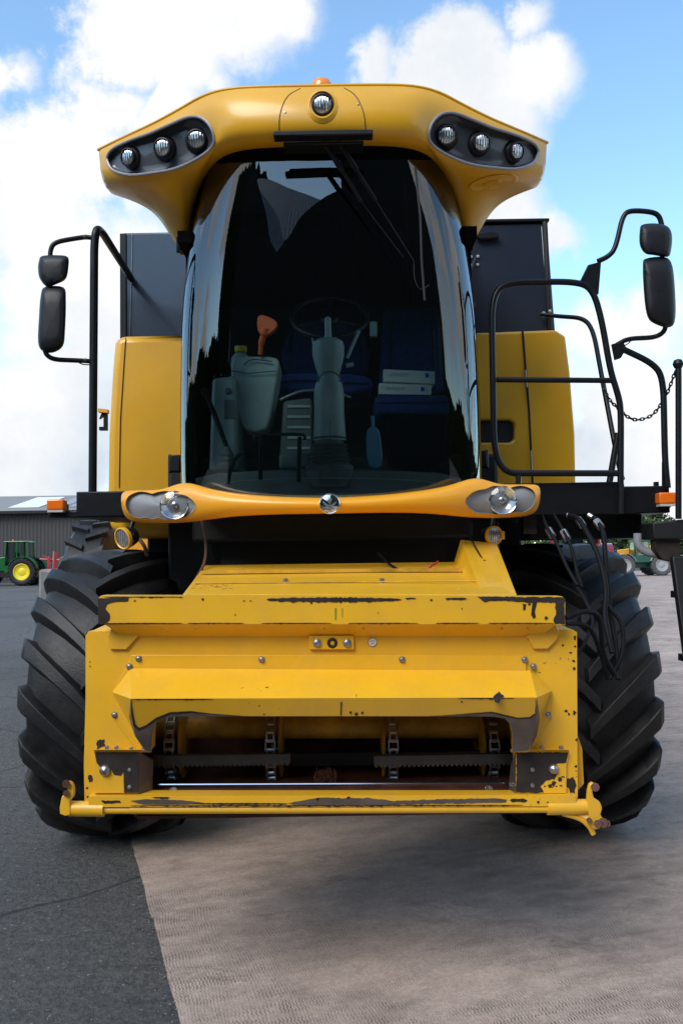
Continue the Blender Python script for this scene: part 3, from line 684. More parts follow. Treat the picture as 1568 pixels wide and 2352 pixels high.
m.tube([c+(e1*math.cos(a)*.205+e2*math.sin(a)*.205) for a in [2*math.pi*k/40 for k in range(40)]], .013, 10, closed=True)
for a in (-.5, math.pi+.5, 1.57): m.tube([c-ax*.02, c+(e1*math.cos(a)+e2*math.sin(a))*.19], .010, 8)
m.lathe(c-ax*.07, ax, [(0,.035),(.04,.042),(.06,.055),(.075,.045),(.08,0)], 20); part(m, 'steering_wheel', 'blackpl')
m = MB(); m.tube([at(797,822,4.44), at(824,760,4.44)], .009, 8); m.tube([at(795,840,4.44), at(812,836,4.44)], .012, 8); m.box(at(733,0,4.36).x, at(748,0,4.36).x, 4.365, 4.38, at(740,832,4.36).z, at(740,826,4.36).z); m.tube([at(722,800,4.5), at(716,770,4.5)], .006, 8); m.box(*[at(836,0,4.55).x, at(852,0,4.55).x], 4.55, 4.58, at(0,785,4.55).z, at(0,752,4.55).z); part(m, 'column_levers', 'trimteal')
m = MB()
def ringat(cx, v, Y, rad, th):
    b = at(cx, v, Y); m.tube([b+Vector((rad*math.cos(a), rad*math.sin(a), .0)) for a in [2*math.pi*k/32 for k in range(32)]], th, 6, closed=True)
ringat(757, 1008, 4.45, .084, .006); ringat(757, 880, 4.45, .070, .004)
m.tube([at(757+26*math.cos(a), 878-24*math.sin(a), 4.36) for a in [math.pi*k/14 for k in range(15)]], .004, 6)
m.tube([at(757, 785, 4.362), at(757, 850, 4.375)], .0015, 4); m.tube([at(757, 895, 4.372), at(757, 1000, 4.362)], .0015, 4)
part(m, 'column_trim', 'trimdark')
m = MB()
for (u, v) in ((496, 862), (512, 858), (526, 862)): b = at(u, v+6, 4.6); m.lathe(b, (0,0,1), [(0,.014),(.012,.012),(.016,0)], 12)
part(m, 'console_button', 'blackpl')
m = MB(); m.tube([at(532, 852, 4.60), at(570, 858, 4.60), at(634, 852, 4.60)], .003, 5); m.tube(spline([at(560, 838, 4.6), at(580, 826, 4.6), at(625, 830, 4.6)]), .004, 5); part(m, 'console_seam', 'trimdark')
m = MB()
for pts in ([(665,855),(672,770),(702,742)], [(830,858),(822,772),(792,742)], [(645,878),(700,874),(845,882)]): m.tube([at(u, v, 5.19 if v < 860 else 4.94) for u, v in uvspline(pts)], .004, 5)
part(m, 'seat_piping', 'blackpl')
m = MB(); m.tube([at(893, 900, 5.115), at(900, 712, 5.115), at(992, 708, 5.115), at(1003, 898, 5.115)], .004, 5); m.tube([at(862, 926, 4.745), at(1030, 924, 4.745)], .003, 5); part(m, 'seat_piping', 'blackpl')
# operator console, tank with yellow cap, orange handle
m = MB(); o = smooth2([(530,840),(548,820),(590,818),(636,822),(640,850),(628,920),(612,985),(560,985),(540,920)], 2); m.prism([at(u, v, 4.62) for u, v in o], .22); part(m, 'side_console', 'trimteal', bevel=.03, segs=3)
m = MB(); m.prism([at(u, v, 4.5) for u, v in ((487,868),(540,862),(548,1080),(480,1080))], .35); part(m, 'console_base', 'trimteal', bevel=.02)
m = MB(); m.prism([at(u, v, 4.495) for u, v in ((515,918),(545,918),(545,962),(515,962))], .005); c = at(524,898,4.49); m.lathe(c, (0,-1,0), [(0,.018),(.006,.016),(.006,0)]); part(m, 'console_hatch', 'trimdark', bevel=.003)
m = MB(); zlathe(m, 553, 4.68, [(840,.055),(822,.05),(812,.03),(810,.0)]); part(m, 'bottle', 'trimteal')
m = MB(); zlathe(m, 553, 4.68, [(809,.034),(796,.034),(795,0)]); part(m, 'bottle_cap', 'yelcap')
m = MB(); m.tube(spline([at(598,815,4.6), at(600,790,4.58), at(606,768,4.56), at(610,752,4.55)]), [.014]*8+[.018]*8+[.026]*9, 10)
m.prism([at(u, v, 4.54) for u, v in smooth2([(592,727),(608,724),(630,734),(637,748),(620,766),(604,768),(592,758)], 2)], .05); part(m, 'joystick', 'orange', bevel=.008, label='orange hand control lever')
m = MB(); m.tube([at(473,905,4.45), at(492,950,4.45), at(522,1030,4.45)], [.012,.014,.012], 10); m.lathe(at(470,900,4.45), (-.3,-.2,1), [(-.02,0),(-.015,.018),(.015,.018),(.02,0)]); part(m, 'hand_lever', 'blackpl')
m = MB(); zlathe(m, 521, 4.45, [(1070,.045),(1062,.035),(1056,.042),(1050,.032),(1044,.038),(1036,.026),(1026,.014)]); part(m, 'lever_gaiter', 'trimdark')
# seats
m = MB(); m.prism([at(u, v, 4.95) for u, v in smooth2([(638,862),(700,856),(800,858),(850,868),(850,895),(780,905),(700,902),(640,893)], 2)], .35); m.prism([at(u, v, 5.2) for u, v in smooth2([(655,860),(660,760),(700,730),(790,730),(835,760),(842,860)], 2)], .12); part(m, 'driver_seat', 'seat', bevel=.03, segs=3)
m = MB(); m.prism([at(u, v, 4.75) for u, v in ((858,908),(1030,905),(1034,950),(866,948))], .40); m.prism([at(u, v, 5.12) for u, v in ((870,905),(1020,900),(1010,700),(880,705))], .10); part(m, 'passenger_seat', 'seat', bevel=.03, segs=3)
m = MB(); m.prism([at(u, v, 4.78) for u, v in ((880,950),(1030,950),(1020,1060),(900,1060))], .36); part(m, 'seat_plinth', 'headliner', bevel=.02)
m = MB(); m.prism([at(u, v, 4.55) for u, v in smooth2([(842,990),(852,980),(868,985),(874,1010),(876,1070),(846,1070),(840,1020)], 2)], .06); m.tube([at(856,985,4.57), at(855,955,4.57)], .010); part(m, 'spray_bottle', 'blueb', bevel=.01)
# carton and leaflet lie on the seat: things of their own
for (pts, Y, lab) in (([(880,848),(998,853),(998,882),(880,876)], 4.83, 'upper white carton with grey print lying on the passenger seat behind the cab glass'),
                      ([(870,880),(991,884),(990,908),(870,905)], 4.80, 'lower white carton with grey print directly on the navy passenger seat')):
    c = at(*centroid(pts), Y); t = thing('white_carton', lab, 'carton', (c.x, c.y, c.z), group='white cartons on the passenger seat')
    m = MB(); m.prism([at(u, v, Y)-c for u, v in pts], .09); o = m.build('carton_body', 'white', t, bevel=.002)
    u0, v0 = pts[0]; m = MB()
    def q(a, b): return at(u0+a, v0+b, Y-.0015)-c
    for k in range(11):
        a = 12+k*4.2; h_ = 3+5*abs(math.sin(k*1.7)); m.tube([q(a, 14+3*math.sin(k*2.1)), q(a+5, 14-h_*.7), q(a+8, 16+2*math.cos(k))], .0013, 4)
    m.build('printed_scrawl', 'inkgrey', o)
    m = MB(); m.prism([q(96, 9), q(104, 9.4), q(104, 19), (q(96, 18.6))], .001); m.tube([q(107, 11), q(107, 20)], .0009, 4); m.build('printed_mark', 'blueink', o)
# pedals and front rail
m = MB(); m.tube(spline([at(585,1010,4.3), at(595,1000,4.3), at(690,998,4.3), at(700,1010,4.3)]), .008, 8); m.tube([at(600,1005,4.3), at(598,1100,4.2)], .011, 8); m.tube([at(688,1005,4.3), at(686,1105,4.2)], .011, 8)
m.tube(spline([at(556,1040,4.3), at(540,1055,4.28), at(528,1085,4.25), at(524,1110,4.2)]), .010, 8); part(m, 'pedals', 'blackpl')
m = MB(); m.prism([at(u, v, 4.36) for u, v in ((445,1098),(500,1086),(600,1080),(757,1076),(900,1080),(1010,1086),(1062,1098),(1050,1130),(900,1146),(757,1152),(600,1146),(462,1130))], .1); m.prism([at(u, v, 4.33) for u, v in ((700,1078),(812,1078),(800,1120),(712,1120))], .03); part(m, 'floor_cowl', 'cowl', bevel=.015)
m = MB(); m.tube(spline([at(470,1120,4.3), at(560,1104,4.3), at(757,1098,4.3), at(960,1104,4.3), at(1045,1120,4.3)]), .0025, 5); part(m, 'cowl_seam', 'trimteal')
m = MB(); m.tube(spline([at(643,918,4.5), at(695,898,4.5), at(757,898,4.52), at(805,912,4.5)]), .007, 8); part(m, 'grab_rail', 'galv')
m = MB(); m.prism([at(u, v, 4.62) for u, v in ((650,920),(715,912),(715,1070),(640,1070))], .2); m.prism([at(u, v, 4.5) for u, v in ((640,1040),(715,1040),(715,1078),(640,1078))], .1); part(m, 'pedal_box', 'trimdark', bevel=.02)
m = MB()
for k in range(5): m.prism([at(u, v, 4.612) for u, v in ((660,930+k*24),(712,930+k*24),(712,936+k*24),(660,936+k*24))], .01)
part(m, 'vent_slats', 'trimteal')

# ---- grain tank
m = MB(); XL = at(281, 650, 5.62).x; XR = at(1270, 640, 5.62).x; ZT = at(1180, 512, 5.62).z; ZTL = at(350, 533, 5.62).z
m.prism([(XL-.015, 5.62, 2.6), (XL, 5.62, ZTL), (X0, 5.62, ZTL+.0), (XR-.03, 5.62, ZT), (XR+.03, 5.62, 2.6)], 2.4)
tank = part(m, 'grain_tank', 'tank', bevel=.012)
m = MB(); m.box(X0+.6, XR-.02, 5.60, 8.0, ZT+.002, ZT+.022); m.tube([(XR-.03, 5.61, 2.9), (XR-.05, 5.61, ZT)], .02, 6); m.box(XL-.012, XL+.03, 5.606, 5.65, 2.9, ZTL-.01); part(m, 'tank_trim', 'black', tank, bevel=.004)
m = MB(); m.tube([at(304,535,5.612), at(299,768,5.612)], .0025, 5); m.tube([at(1243,520,5.612), at(1260,757,5.612)], .0035, 5); part(m, 'tank_seam', 'steel', tank)
m = MB(); m.prism([at(u, v, 5.608) for u, v in smooth2([(1096,538),(1130,534),(1144,542),(1140,550),(1100,553),(1092,546)], 2)], -.03); part(m, 'tank_latch', 'black', tank, bevel=.008)
m = MB()
for (u, v) in ((1081,590),(1097,589),(1080,609),(1096,608)): m.lathe(at(u, v, 5.615), (0,-1,0), [(0,.012),(.006,.009),(.007,0)], 10)
part(m, 'rivet', 'galv', tank)
m = MB(); m.tube([at(1092,592,5.6), at(1072,645,5.55)], .008); part(m, 'gas_strut', 'black', tank)
m = MB(); m.lathe(at(1081,702,5.612), (0,-1,0), [(0,.0),(0,.03),(.002,.03),(.002,.018),(.001,.018),(.001,0)], 16); part(m, 'round_decal', 'redtag', tank)

# ---- yellow side panels
m = MB(); pl = [(262,785),(272,769),(418,767),(436,767),(436,1060),(452,1180),(452,1235),(290,1235),(250,1215),(245,1150),(247,1000),(256,850)]
m.prism([at(u, v, 5.30) for u, v in pl], 2.6); pnl = part(m, 'side_panel', 'yellow', bevel=.05, segs=4)
m = MB(); m.tube([at(289,775,5.296), at(277,960,5.296), at(274,1120,5.296)], .0026, 5); part(m, 'panel_seam', 'primer', pnl)
m = MB(); pr_ = [(1060,765),(1275,757),(1298,772),(1308,850),(1320,1000),(1322,1112),(1322,1180),(1060,1180)]
hole = [(1096,966),(1108,965),(1170,965),(1180,972),(1180,1008),(1170,1016),(1098,1016)]
cu = MB(); cu.prism([at(u, v, 5.3)-Vector((0,.1,0)) for u, v in hole], .35)
m.prism([at(u, v, 5.30) for u, v in pr_], 2.6); pnr = part(m, 'side_panel', 'yellow', cut=[cu], bevel=.04, segs=4)
m = MB(); m.prism([at(u, v, 5.335) for u, v in ((1086,955),(1190,955),(1190,1026),(1086,1026))], .01); part(m, 'hole_backing', 'flat', pnr)  # plain black plate added inside the hole to stand for its dark interior
m = MB(); m.tube([at(1199,760,5.295), at(1214,940,5.295), at(1222,1110,5.295)], .007, 6); part(m, 'door_gap', 'flat', pnr)
m = MB(); 
for (a, b) in ((850,890),(1035,1080)): m.tube([at(1199+23*(a-760)/350+1, a, 5.288), at(1199+23*(b-760)/350+1, b, 5.288)], .006, 8)
part(m, 'door_hinge', 'steel', pnr)
# ---- body behind, underframe
m = MB(); m.box(X0-1.25, X0+1.25, 5.75, 11.0, 1.0, 2.7); m.box(X0-1.0, X0+1.0, 5.2, 5.8, 1.45, 2.3); m.box(X0-.75, X0+.75, 4.6, 5.3, 1.78, 1.93); part(m, 'chassis', 'flat', bevel=.02)
m = MB(); m.prism([(X0+1.40, 7.9, 1.2), (X0+1.40, 10.8, 1.5), (X0+1.40, 11.2, 2.6), (X0+1.40, 10.0, 3.4), (X0+1.40, 7.9, 3.1)], (-2.8, 0, 0)); part(m, 'rear_hood', 'yellow', bevel=.08, segs=4)
m = MB(); m.cyl((X0-1.1, 5.45, .85), (X0+1.1, 5.45, .85), .14, n=20); m.box(X0-.9, X0-.7, 5.25, 5.65, .6, 1.5); m.box(X0+.7, X0+.9, 5.25, 5.65, .6, 1.5); part(m, 'front_axle', 'flat')
m = MB(); m.box(X0-.62, X0+.62, 4.75, 4.9, 1.35, 1.98); part(m, 'underbody_panel', 'flat')

# ---- platforms
m = MB(); a = at(182, 1131, 4.5); b = at(395, 1187, 4.5); m.box(a.x, b.x, 4.45, 5.25, b.z+.004, a.z); a = at(118, 1175, 4.5); b2 = at(290, 1187, 4.5); m.box(a.x, b2.x, 4.46, 4.6, b2.z-.002, a.z); plL = part(m, 'platform_beam', 'black', bevel=.006)
m = MB(); a = at(1100, 1113, 4.5); b = at(1418, 1181, 4.5); m.box(a.x, b.x, 4.45, 5.6, b.z, a.z); a = at(1410, 1118, 4.48); b = at(1535, 1178, 4.48); m.box(a.x, b.x, 4.46, 5.3, b.z, a.z)
a = at(1225, 1181, 4.6); b = at(1490, 1235, 4.6); m.box(a.x, b.x, 4.7, 5.0, b.z, a.z+.003); plR = part(m, 'access_platform', 'black', bevel=.006)
for (u0, v0, u1, v1, Y) in ((107,1147,146,1176,4.42),(1513,1131,1553,1162,4.40)):
    a = at(u0, v0, Y); b = at(u1, v1, Y); m = MB(); m.box(a.x, b.x, Y, Y+.07, b.z+.012, a.z); o = part(m, 'indicator_light', 'amber', bevel=.008, segs=3); m = MB(); m.box(a.x+.004, b.x-.004, Y+.003, Y+.07, b.z, b.z+.0115); part(m, 'clear_strip', 'clearlens', o)
    m = MB(); m.box(min(a.x, b.x)+.01, max(a.x, b.x)-.01, Y+.071, Y+.12, b.z-.01, a.z-.02); part(m, 'indicator_bracket', 'black', o)

# ---- round clamp lamps under the trim
for (u, v, s, ndir) in ((283,1237,1,(-.75,-1,-.3)),(1134,1230,1,(.5,-1,-.1))):
    c = at(u, v, 4.2); n = Vector(ndir).normalized(); m = MB(); r = .050 if u < 500 else .042
    m.lathe(c, n, [(-.07,0),(-.068,r*.8),(-.03,r*1.02),(0,r*1.05),(.004,r*.98)], 28); ho = part(m, 'clamp_lamp', 'black')
    m = MB(); m.lathe(c, n, [(-.012,r*1.1),(.006,r*1.12),(.009,r*1.0),(.004,r*.9)], 28); m.obox(c-n*.004+Vector((.045,-.01,.0)), Vector((.006,0,0)), Vector((0,.006,0)), Vector((0,0,.02))); part(m, 'yellow_ring', 'yellow', ho)
    m = MB(); m.lathe(c, n, [(.003,r*.93),(.006,r*.6),(.007,0)], 24); part(m, 'lens', 'ribbed', ho)
    m = MB(); m.tube([c-n*.03, c-n*.03+Vector((.02,.03,.08))], .012); part(m, 'bracket', 'black', ho)
# loose cables below the cab
m = MB(); m.tube(spline([at(318,1235,4.4), at(332,1255,4.4), at(338,1275,4.45)]), .010, 8); m.tube(spline([at(462,1190,4.25), at(472,1240,4.2), at(470,1290,4.1), at(448,1335,4.0)]), .007, 8); part(m, 'lamp_cable', 'cable')
m = MB(); m.tube(spline([at(1073,1195,4.2), at(1078,1230,4.15), at(1110,1290,3.9)]), .004, 6); m.tube([at(1110,1290,3.9), at(1141,1353,3.75)], .012, 8); m.tube(spline([at(868,1270,4.2), at(900,1300,4.05), at(940,1318,3.95)]), .006, 6); part(m, 'gas_strut', 'hose')
m = MB(); m.tube(spline([at(975,1310,3.95), at(990,1300,3.95), at(1005,1290,4.0)]), .006, 6); part(m, 'red_lever', 'redtag')

# ---- front wheels
def tyre_mesh(R, W, n, lh, rimr, cx, cy, cz, seg=96):
    m = MB(); R0 = R-lh; h = W/2
    prof = [(-.70*h, rimr), (-.90*h, rimr+.08), (-1.0*h, (rimr+R0)/2), (-.985*h, R0-.14), (-.93*h, R0-.07), (-.78*h, R0-.028), (-.4*h, R0-.006), (0, R0)]
    prof += [(-x, r) for x, r in reversed(prof[:-1])]
    m.lathe((cx, cy, cz), (1, 0, 0), prof, seg)
    def P(x, r, a):
        # flatten against the ground
        z = cz+r*math.sin(a); y = cy-r*math.cos(a); z = max(z, .006)
        return Vector((cx+x, y, z))
    path = [(-.07, R, .040), (.12, R, .042), (.34, R-.004, .046), (.56, R-.012, .050), (.76, R-.026, .056), (.92, R-.050, .062), (1.00, R-.092, .064), (1.015, R-.150, .060), (.99, R-.21, .05)]
    for side in (-1, 1):
        for k in range(n):
            a0 = 2*math.pi*(k+(.5 if side > 0 else 0))/n
            rings = []
            for i, (xf, rt, hw) in enumerate(path):
                s = max(0, (xf+.07)/1.07) if i < 7 else 1+.03*(i-6); aa = a0+(.36/R)*(s**.9)*1.10
                bw = (hw*1.05+.026)/R; tw = (hw*1.03-.006)/R; rbse = rt-lh-.03
                outx = side*xf*h; inx = outx*(.93 if i >= 5 else 1.0)
                rings.append([P(inx, rbse, aa-bw), P(outx, rt-.010, aa-tw*1.12), P(outx, rt, aa-tw*.92), P(outx, rt, aa+tw*.92), P(outx, rt-.010, aa+tw*1.12), P(inx, rbse, aa+bw)])
            vs = [p for r_ in rings for p in r_]; fs = []
            for i in range(len(rings)-1):
                for j in range(5): fs.append((i*6+j, i*6+j+1, (i+1)*6+j+1, (i+1)*6+j))
            fs.append(tuple(range(6))); fs.append(tuple((len(rings)-1)*6+j for j in range(5, -1, -1)))
            m.add(vs, fs)
    for v in m.v: v.z = max(v.z, .006)
    return m
RW, WW = .885, .80
for cx in (at(25,1600,4.67).x+WW/2+.005, at(1540,1650,4.67).x-WW/2-.005):
    m = MB(); out = -1 if cx < 0 else 1
    m.lathe((cx, 5.54, RW-.01), (out, 0, 0), [(-.28,.40),(-.26,.42),(-.2,.38),(.05,.36),(.08,.14),(.14,.12),(.14,0)], 48); m.lathe((cx, 5.54, RW-.01), (out, 0, 0), [(.05,.36),(.2,.38),(.27,.42),(.28,.41)], 48)
    wh = part(m, 'front_wheel', 'rimy')
    part(tyre_mesh(RW, WW, 18, .084, .42, cx, 5.54, RW-.01), 'tyre', 'rubber', wh, flip=True, bevel=.006, ang=45)
for cx in (X0-1.2, X0+1.2):
    m = MB(); out = -1 if cx < X0 else 1; m.lathe((cx, 9.6, .62), (out, 0, 0), [(-.1,.3),(.05,.28),(.08,.1),(.1,0)], 32); wh = part(m, 'rear_wheel', 'rimy')
    part(tyre_mesh(.63, .45, 18, .04, .30, cx, 9.6, .625, 48), 'tyre', 'rubber', wh)

# ---- feeder house
PY = 3.27
def chip_poly(pts, jag=2.0, dens=5.0):
    """ragged outline from a coarse one"""
    out = []
    n = len(pts)
    for i in range(n):
        a = pts[i]; b = pts[(i+1) % n]; d = math.hypot(b[0]-a[0], b[1]-a[1]); k = max(1, int(d/dens))
        for j in range(k):
            t = j/k; out.append((a[0]+(b[0]-a[0])*t+random.uniform(-jag, jag)*(j > 0), a[1]+(b[1]-a[1])*t+random.uniform(-jag, jag)*(j > 0)))
    return out
def decal(m, pts, Yf, mi=1, jag=1.6, dens=5.0, off=.0022):
    P = chip_poly(pts, jag, dens) if jag else pts
    m.prism([at(u, v, (Yf(u, v) if callable(Yf) else Yf)-off) for u, v in P], .0018, mi)
def streak(m, u0, u1, v, th, Yf, mi=1, jag=2.2):
    n = max(4, int((u1-u0)/5)); top = []; bot = []
    for i in range(n+1):
        t = i/n; w_ = th*(math.sin(math.pi*min(1, max(0, t)))**.35)*random.uniform(.6, 1.15); uu = u0+(u1-u0)*t; top.append((uu, v-w_*.45)); bot.append((uu, v+w_*.55+random.uniform(0, jag)*(random.random() < .35)))
    P = top+bot[::-1]; m.prism([at(a, b, (Yf(a, b) if callable(Yf) else Yf)-.0022) for a, b in P], .0018, mi)
def spots(m, lst, Yf, mi=1):
    for (u, v, r) in lst:
        k = 9; P = [(u+r*random.uniform(.5, 1.3)*math.cos(2*math.pi*i/k), v+r*random.uniform(.5, 1.3)*math.sin(2*math.pi*i/k)) for i in range(k)]
        m.prism([at(a, b, (Yf(a, b) if callable(Yf) else Yf)-.0022) for a, b in P], .0018, mi)
# tunnel
m = MB()
tf = [at(418,1366,3.36), at(1180,1366,3.36)]; tb = [at(470,1298,4.25), at(1078,1290,4.25)]
zb0 = at(700,1860,3.36).z; 
a, b, c, d = tf[0], tf[1], tb[1], tb[0]
low = lambda p, z: Vector((p.x, p.y, z))
m.add([a, b, c, d, low(a, zb0), low(b, zb0), low(c, 1.0), low(d, 1.0)], [(0,1,2,3),(0,4,5,1),(1,5,6,2),(3,2,6,7),(0,3,7,4),(4,7,6,5)])
fh_cut = MB(); o1 = at(352,1660,3.3); o2 = at(1178,1820,3.3); fh_cut.box(o1.x-.3, o2.x+.3, 3.0, 4.0, o2.z-.3, at(700,1560,3.3).z)
fh = part(m, 'feeder_house', ['feeder', 'primer'], cut=[fh_cut], bevel=.006)
m = MB(); m.prism([at(u, v, 3.9) for u, v in ((460,1318),(480,1310),(1075,1304),(1088,1312))], .02)
m.tube([at(450,1340,3.62), at(1130,1334,3.62)], .003, 5); m.tube([at(585,1365,3.45), at(600,1345,3.6)], .003, 5); m.tube([at(1050,1350,3.5), at(1070,1367,3.42)], .003, 5); part(m, 'lid_seams', 'drumy', fh)
m = MB()
for (u, v) in ((656,1338),(877,1338)): zc = at(u, v, 3.65); m.lathe(zc, (0,0,1), [(-.01,.022),(.003,.022),(.004,.012),(.016,.012),(.018,0)], 12)
part(m, 'lid_bolt', 'steel', fh)
m = MB(); m.prism([at(1058,1240,4.2), at(1140,1248,4.2), at(1187,1369,3.42), at(1108,1369,3.42)], .012); m.prism([at(1058,1240,4.21), at(1108,1369,3.43), at(1085,1369,3.5), at(1040,1300,4.2)], .008); part(m, 'side_shield', 'feeder', bevel=.003)
# header adapter frame: main plate with the opening
opening = [(352,1668),(358,1655),(372,1647),(400,1640),(1130,1640),(1158,1647),(1172,1660),(1178,1690),(1178,1715),(1183,1729),(1183,1823),(319,1823),(319,1729),(350,1720)]
plate = [(197,1460),(204,1450),(1314,1446),(1324,1452),(1326,1862),(195,1862),(193,1760),(197,1600)]
m = MB(); m.prism([at(u, v, PY) for u, v in plate], .05)
cu = MB(); cu.prism([at(u, v, PY)-Vector((0,.1,0)) for u, v in opening], .4)
frame = None
dm = MB()
wear = [[(222,1700),(240,1698),(238,1706),(243,1712),(232,1716),(222,1722)], [(204,1780),(212,1782),(212,1795),(204,1796)], [(1318,1460),(1322,1460),(1322,1470),(1318,1470)],
 [(1300,1790),(1316,1785),(1322,1800),(1318,1832),(1308,1830),(1306,1812),(1296,1806)]]
for p in wear: decal(dm, p, PY, 0, 2.0, 4)
spots(dm, [(1292,1482,3),(1320,1485,2.5),(1316,1518,3),(1317,1535,4),(1299,1633,4),(1306,1640,3),(1318,1637,5),(1323,1700,3),(207,1520,1.5),(207,1530,1.5),(1322,1760,3),(200,1810,3),(202,1830,3),(206,1850,4),(430,1858,2)], PY, 0)
streak(dm, 198, 330, 1846, 2.2, PY, 0)
base = m
frame = part(base, 'header_frame', ['feeder', 'primer'], cut=[cu], bevel=.004)
join_into(frame, dm, 1)
# inclined ledge under the top beam (faces down)
m = MB(); ld = [at(240,1434,PY-.075), at(1282,1430,PY-.075), at(1240,1462,PY-.002), at(282,1462,PY-.002)]; m.prism(ld, .03)
m2_ = [at(205,1452,PY+.0), at(240,1436,PY+.05), at(1290,1436,PY+.05), at(1316,1448,PY+.0)]; m.prism(m2_, .04)
part(m, 'frame_ledge', 'feeder', bevel=.003)
m = MB()
for u in (373,450,745,835,1152,1211): m.lathe(at(u, 1444, PY-.045), (0,-1,-.3), [(0,.005),(.004,.004),(.0045,0)], 8)
part(m, 'ledge_rivet', 'feeder')
# top beam
m = MB(); BY = PY-.08; bpts = [(226,1374),(232,1368),(1290,1370),(1297,1376),(1297,1436),(1270,1434),(250,1433),(226,1434)]; m.prism([at(u, v, BY) for u, v in bpts], .075)
decal(m, [(226,1374),(296,1372),(294,1381),(262,1383),(246,1388),(242,1398),(252,1410),(252,1424),(238,1434),(226,1434)], BY, 1, .9, 7)
decal(m, [(1096,1370),(1296,1372),(1296,1434),(1272,1432),(1270,1424),(1276,1412),(1274,1396),(1276,1386),(1258,1383),(1232,1384),(1228,1400),(1230,1418),(1224,1421),(1219,1412),(1222,1384),(1150,1380),(1110,1382)], BY, 1, 1.4, 6)
streak(m, 612, 922, 1377, 12, BY); streak(m, 1022, 1072, 1375, 6, BY); streak(m, 930, 955, 1374, 3, BY); streak(m, 240, 420, 1371, 2, BY); decal(m, [(1199,1386),(1208,1388),(1206,1400),(1201,1402)], BY, 1, 1, 4)
spots(m, [(465,1376,3.5),(560,1380,2),(575,1380,2),(990,1378,2.5),(715,1384,3),(1060,1398,1.5),(540,1412,1.5),(868,1408,1.2),(310,1380,2),(1253,1420,5),(1215,1388,3)], BY)
for (u0, u1) in ((240,420),(430,560),(600,760),(800,960),(1000,1100),(1120,1270)): streak(m, u0, u1, 1431.5, 2.4, BY)
beam = part(m, 'top_beam', ['feeder', 'primer'], bevel=.004)
m = MB(); m.prism([at(u, v, BY-.002) for u, v in ((769,1397),(772,1397),(771,1424),(769,1424))], .001); m.prism([at(u, v, BY-.002) for u, v in ((785,1397),(786.5,1397),(786,1418),(785,1418))], .001); part(m, 'crayon_mark', 'greenmark', beam)
# lifting ears left and right of the ledge
m = MB(); m.prism([at(u, v, PY-.014) for u, v in ((258,1440),(300,1434),(318,1460),(290,1492),(252,1492),(246,1460))], .014); part(m, 'stop_plate', 'feeder', bevel=.003)
m = MB(); m.prism([at(u, v, PY-.016) for u, v in ((1207,1462),(1236,1434),(1276,1434),(1284,1450),(1280,1468),(1258,1491),(1225,1491),(1215,1470))], .016); part(m, 'stop_plate', 'feeder', bevel=.004)
# bolted deflector hood
def Yl(v0, y0, v1, y1): return lambda u, v: y0+(y1-y0)*(v-v0)/(v1-v0)
m = MB(); m.prism([at(u, v, PY-.008) for u, v in ((300,1505),(318,1504),(1206,1506),(1208,1540),(1225,1560),(1265,1590),(1262,1650),(1222,1727),(1196,1727),(1225,1640),(310,1640),(332,1727),(318,1727),(258,1650),(258,1590),(296,1520))], .0075); part(m, 'hood_flange', 'feeder', bevel=.002)
HY = 3.09
A1, B1 = at(300,1535,PY-.010), at(1217,1540,PY-.010); D1, C1 = at(301,1605,HY), at(1232,1602,HY); G1, H1 = at(258,1590,PY-.010), at(1266,1587,PY-.010)
m = MB(); m.add([A1, B1, C1, D1, G1, H1], [(0,1,2,3),(0,3,4),(1,5,2)])
Q1, Q2 = at(331,1724,PY-.012), at(1214,1726,PY-.012)
m.add([G1, D1, Q1, at(258,1640,PY-.010)], [(0,1,2),(0,2,3)]); m.add([H1, C1, Q2, at(1262,1640,PY-.010)], [(0,2,1),(0,3,2)])
lipf = Yl(1604, HY, 1727, 3.19)
lp = [(301,1605),(1232,1602),(1228,1650),(1222,1700),(1214,1726),(1176,1728),(1177,1690),(1171,1664),(1158,1650),(1130,1645),(900,1645),(420,1645),(372,1649),(357,1660),(350,1685),(348,1727),(333,1724),(312,1690),(303,1645)]
m.prism([at(u, v, lipf(u, v)) for u, v in lp], .007)
ylip = lipf
decal(m, [(303,1607),(304,1640),(309,1668),(320,1676),(336,1669),(360,1652),(392,1639),(440,1635),(500,1640),(575,1645.5),(420,1645.5),(372,1649.5),(357,1660),(350,1685),(348,1727),(333,1723),(312,1690),(301,1640)], ylip, 2, .3, 8)
decal(m, [(301,1607),(303,1640),(307,1668),(319,1679),(337,1671),(361,1654),(392,1641),(440,1637),(500,1641.5),(440,1633.5),(391,1636),(358,1649),(335,1666),(320,1672),(311,1664),(306,1640)], ylip, 1, .2, 8, .003)
decal(m, [(1229,1604),(1228,1640),(1219,1650),(1190,1652),(1160,1646),(1130,1638),(1060,1640),(980,1645.5),(1130,1645.5),(1158,1650.5),(1171,1664),(1177,1690),(1176,1727),(1213,1724),(1222,1700),(1231,1640)], ylip, 2, .4, 8)
decal(m, [(1228,1640),(1219,1650),(1190,1652),(1160,1646),(1130,1638),(1060,1640),(1130,1635),(1162,1643),(1190,1649),(1217,1647),(1225,1640)], ylip, 1, .2, 8, .003)
yh = Yl(1538, PY-.010, 1604, HY)
streak(m, 303, 490, 1606, 2, ylip); streak(m, 1050, 1180, 1604, 2, ylip); decal(m, [(1132,1600),(1145,1588),(1158,1600),(1150,1606),(1146,1616),(1136,1612)], lambda u, v: min(yh(u, v), ylip(u, v))-.004, 1, 1.5, 4)
decal(m, [(782,1612),(785,1612),(784,1643),(781,1643)], ylip, 1, .5, 4); spots(m, [(805,1637,3),(818,1640,4),(832,1638,3),(358,1607,2.5),(1060,1612,2)], ylip); decal(m, [(817,1596),(820,1590),(818,1603)], yh, 1, .2, 4, .004)
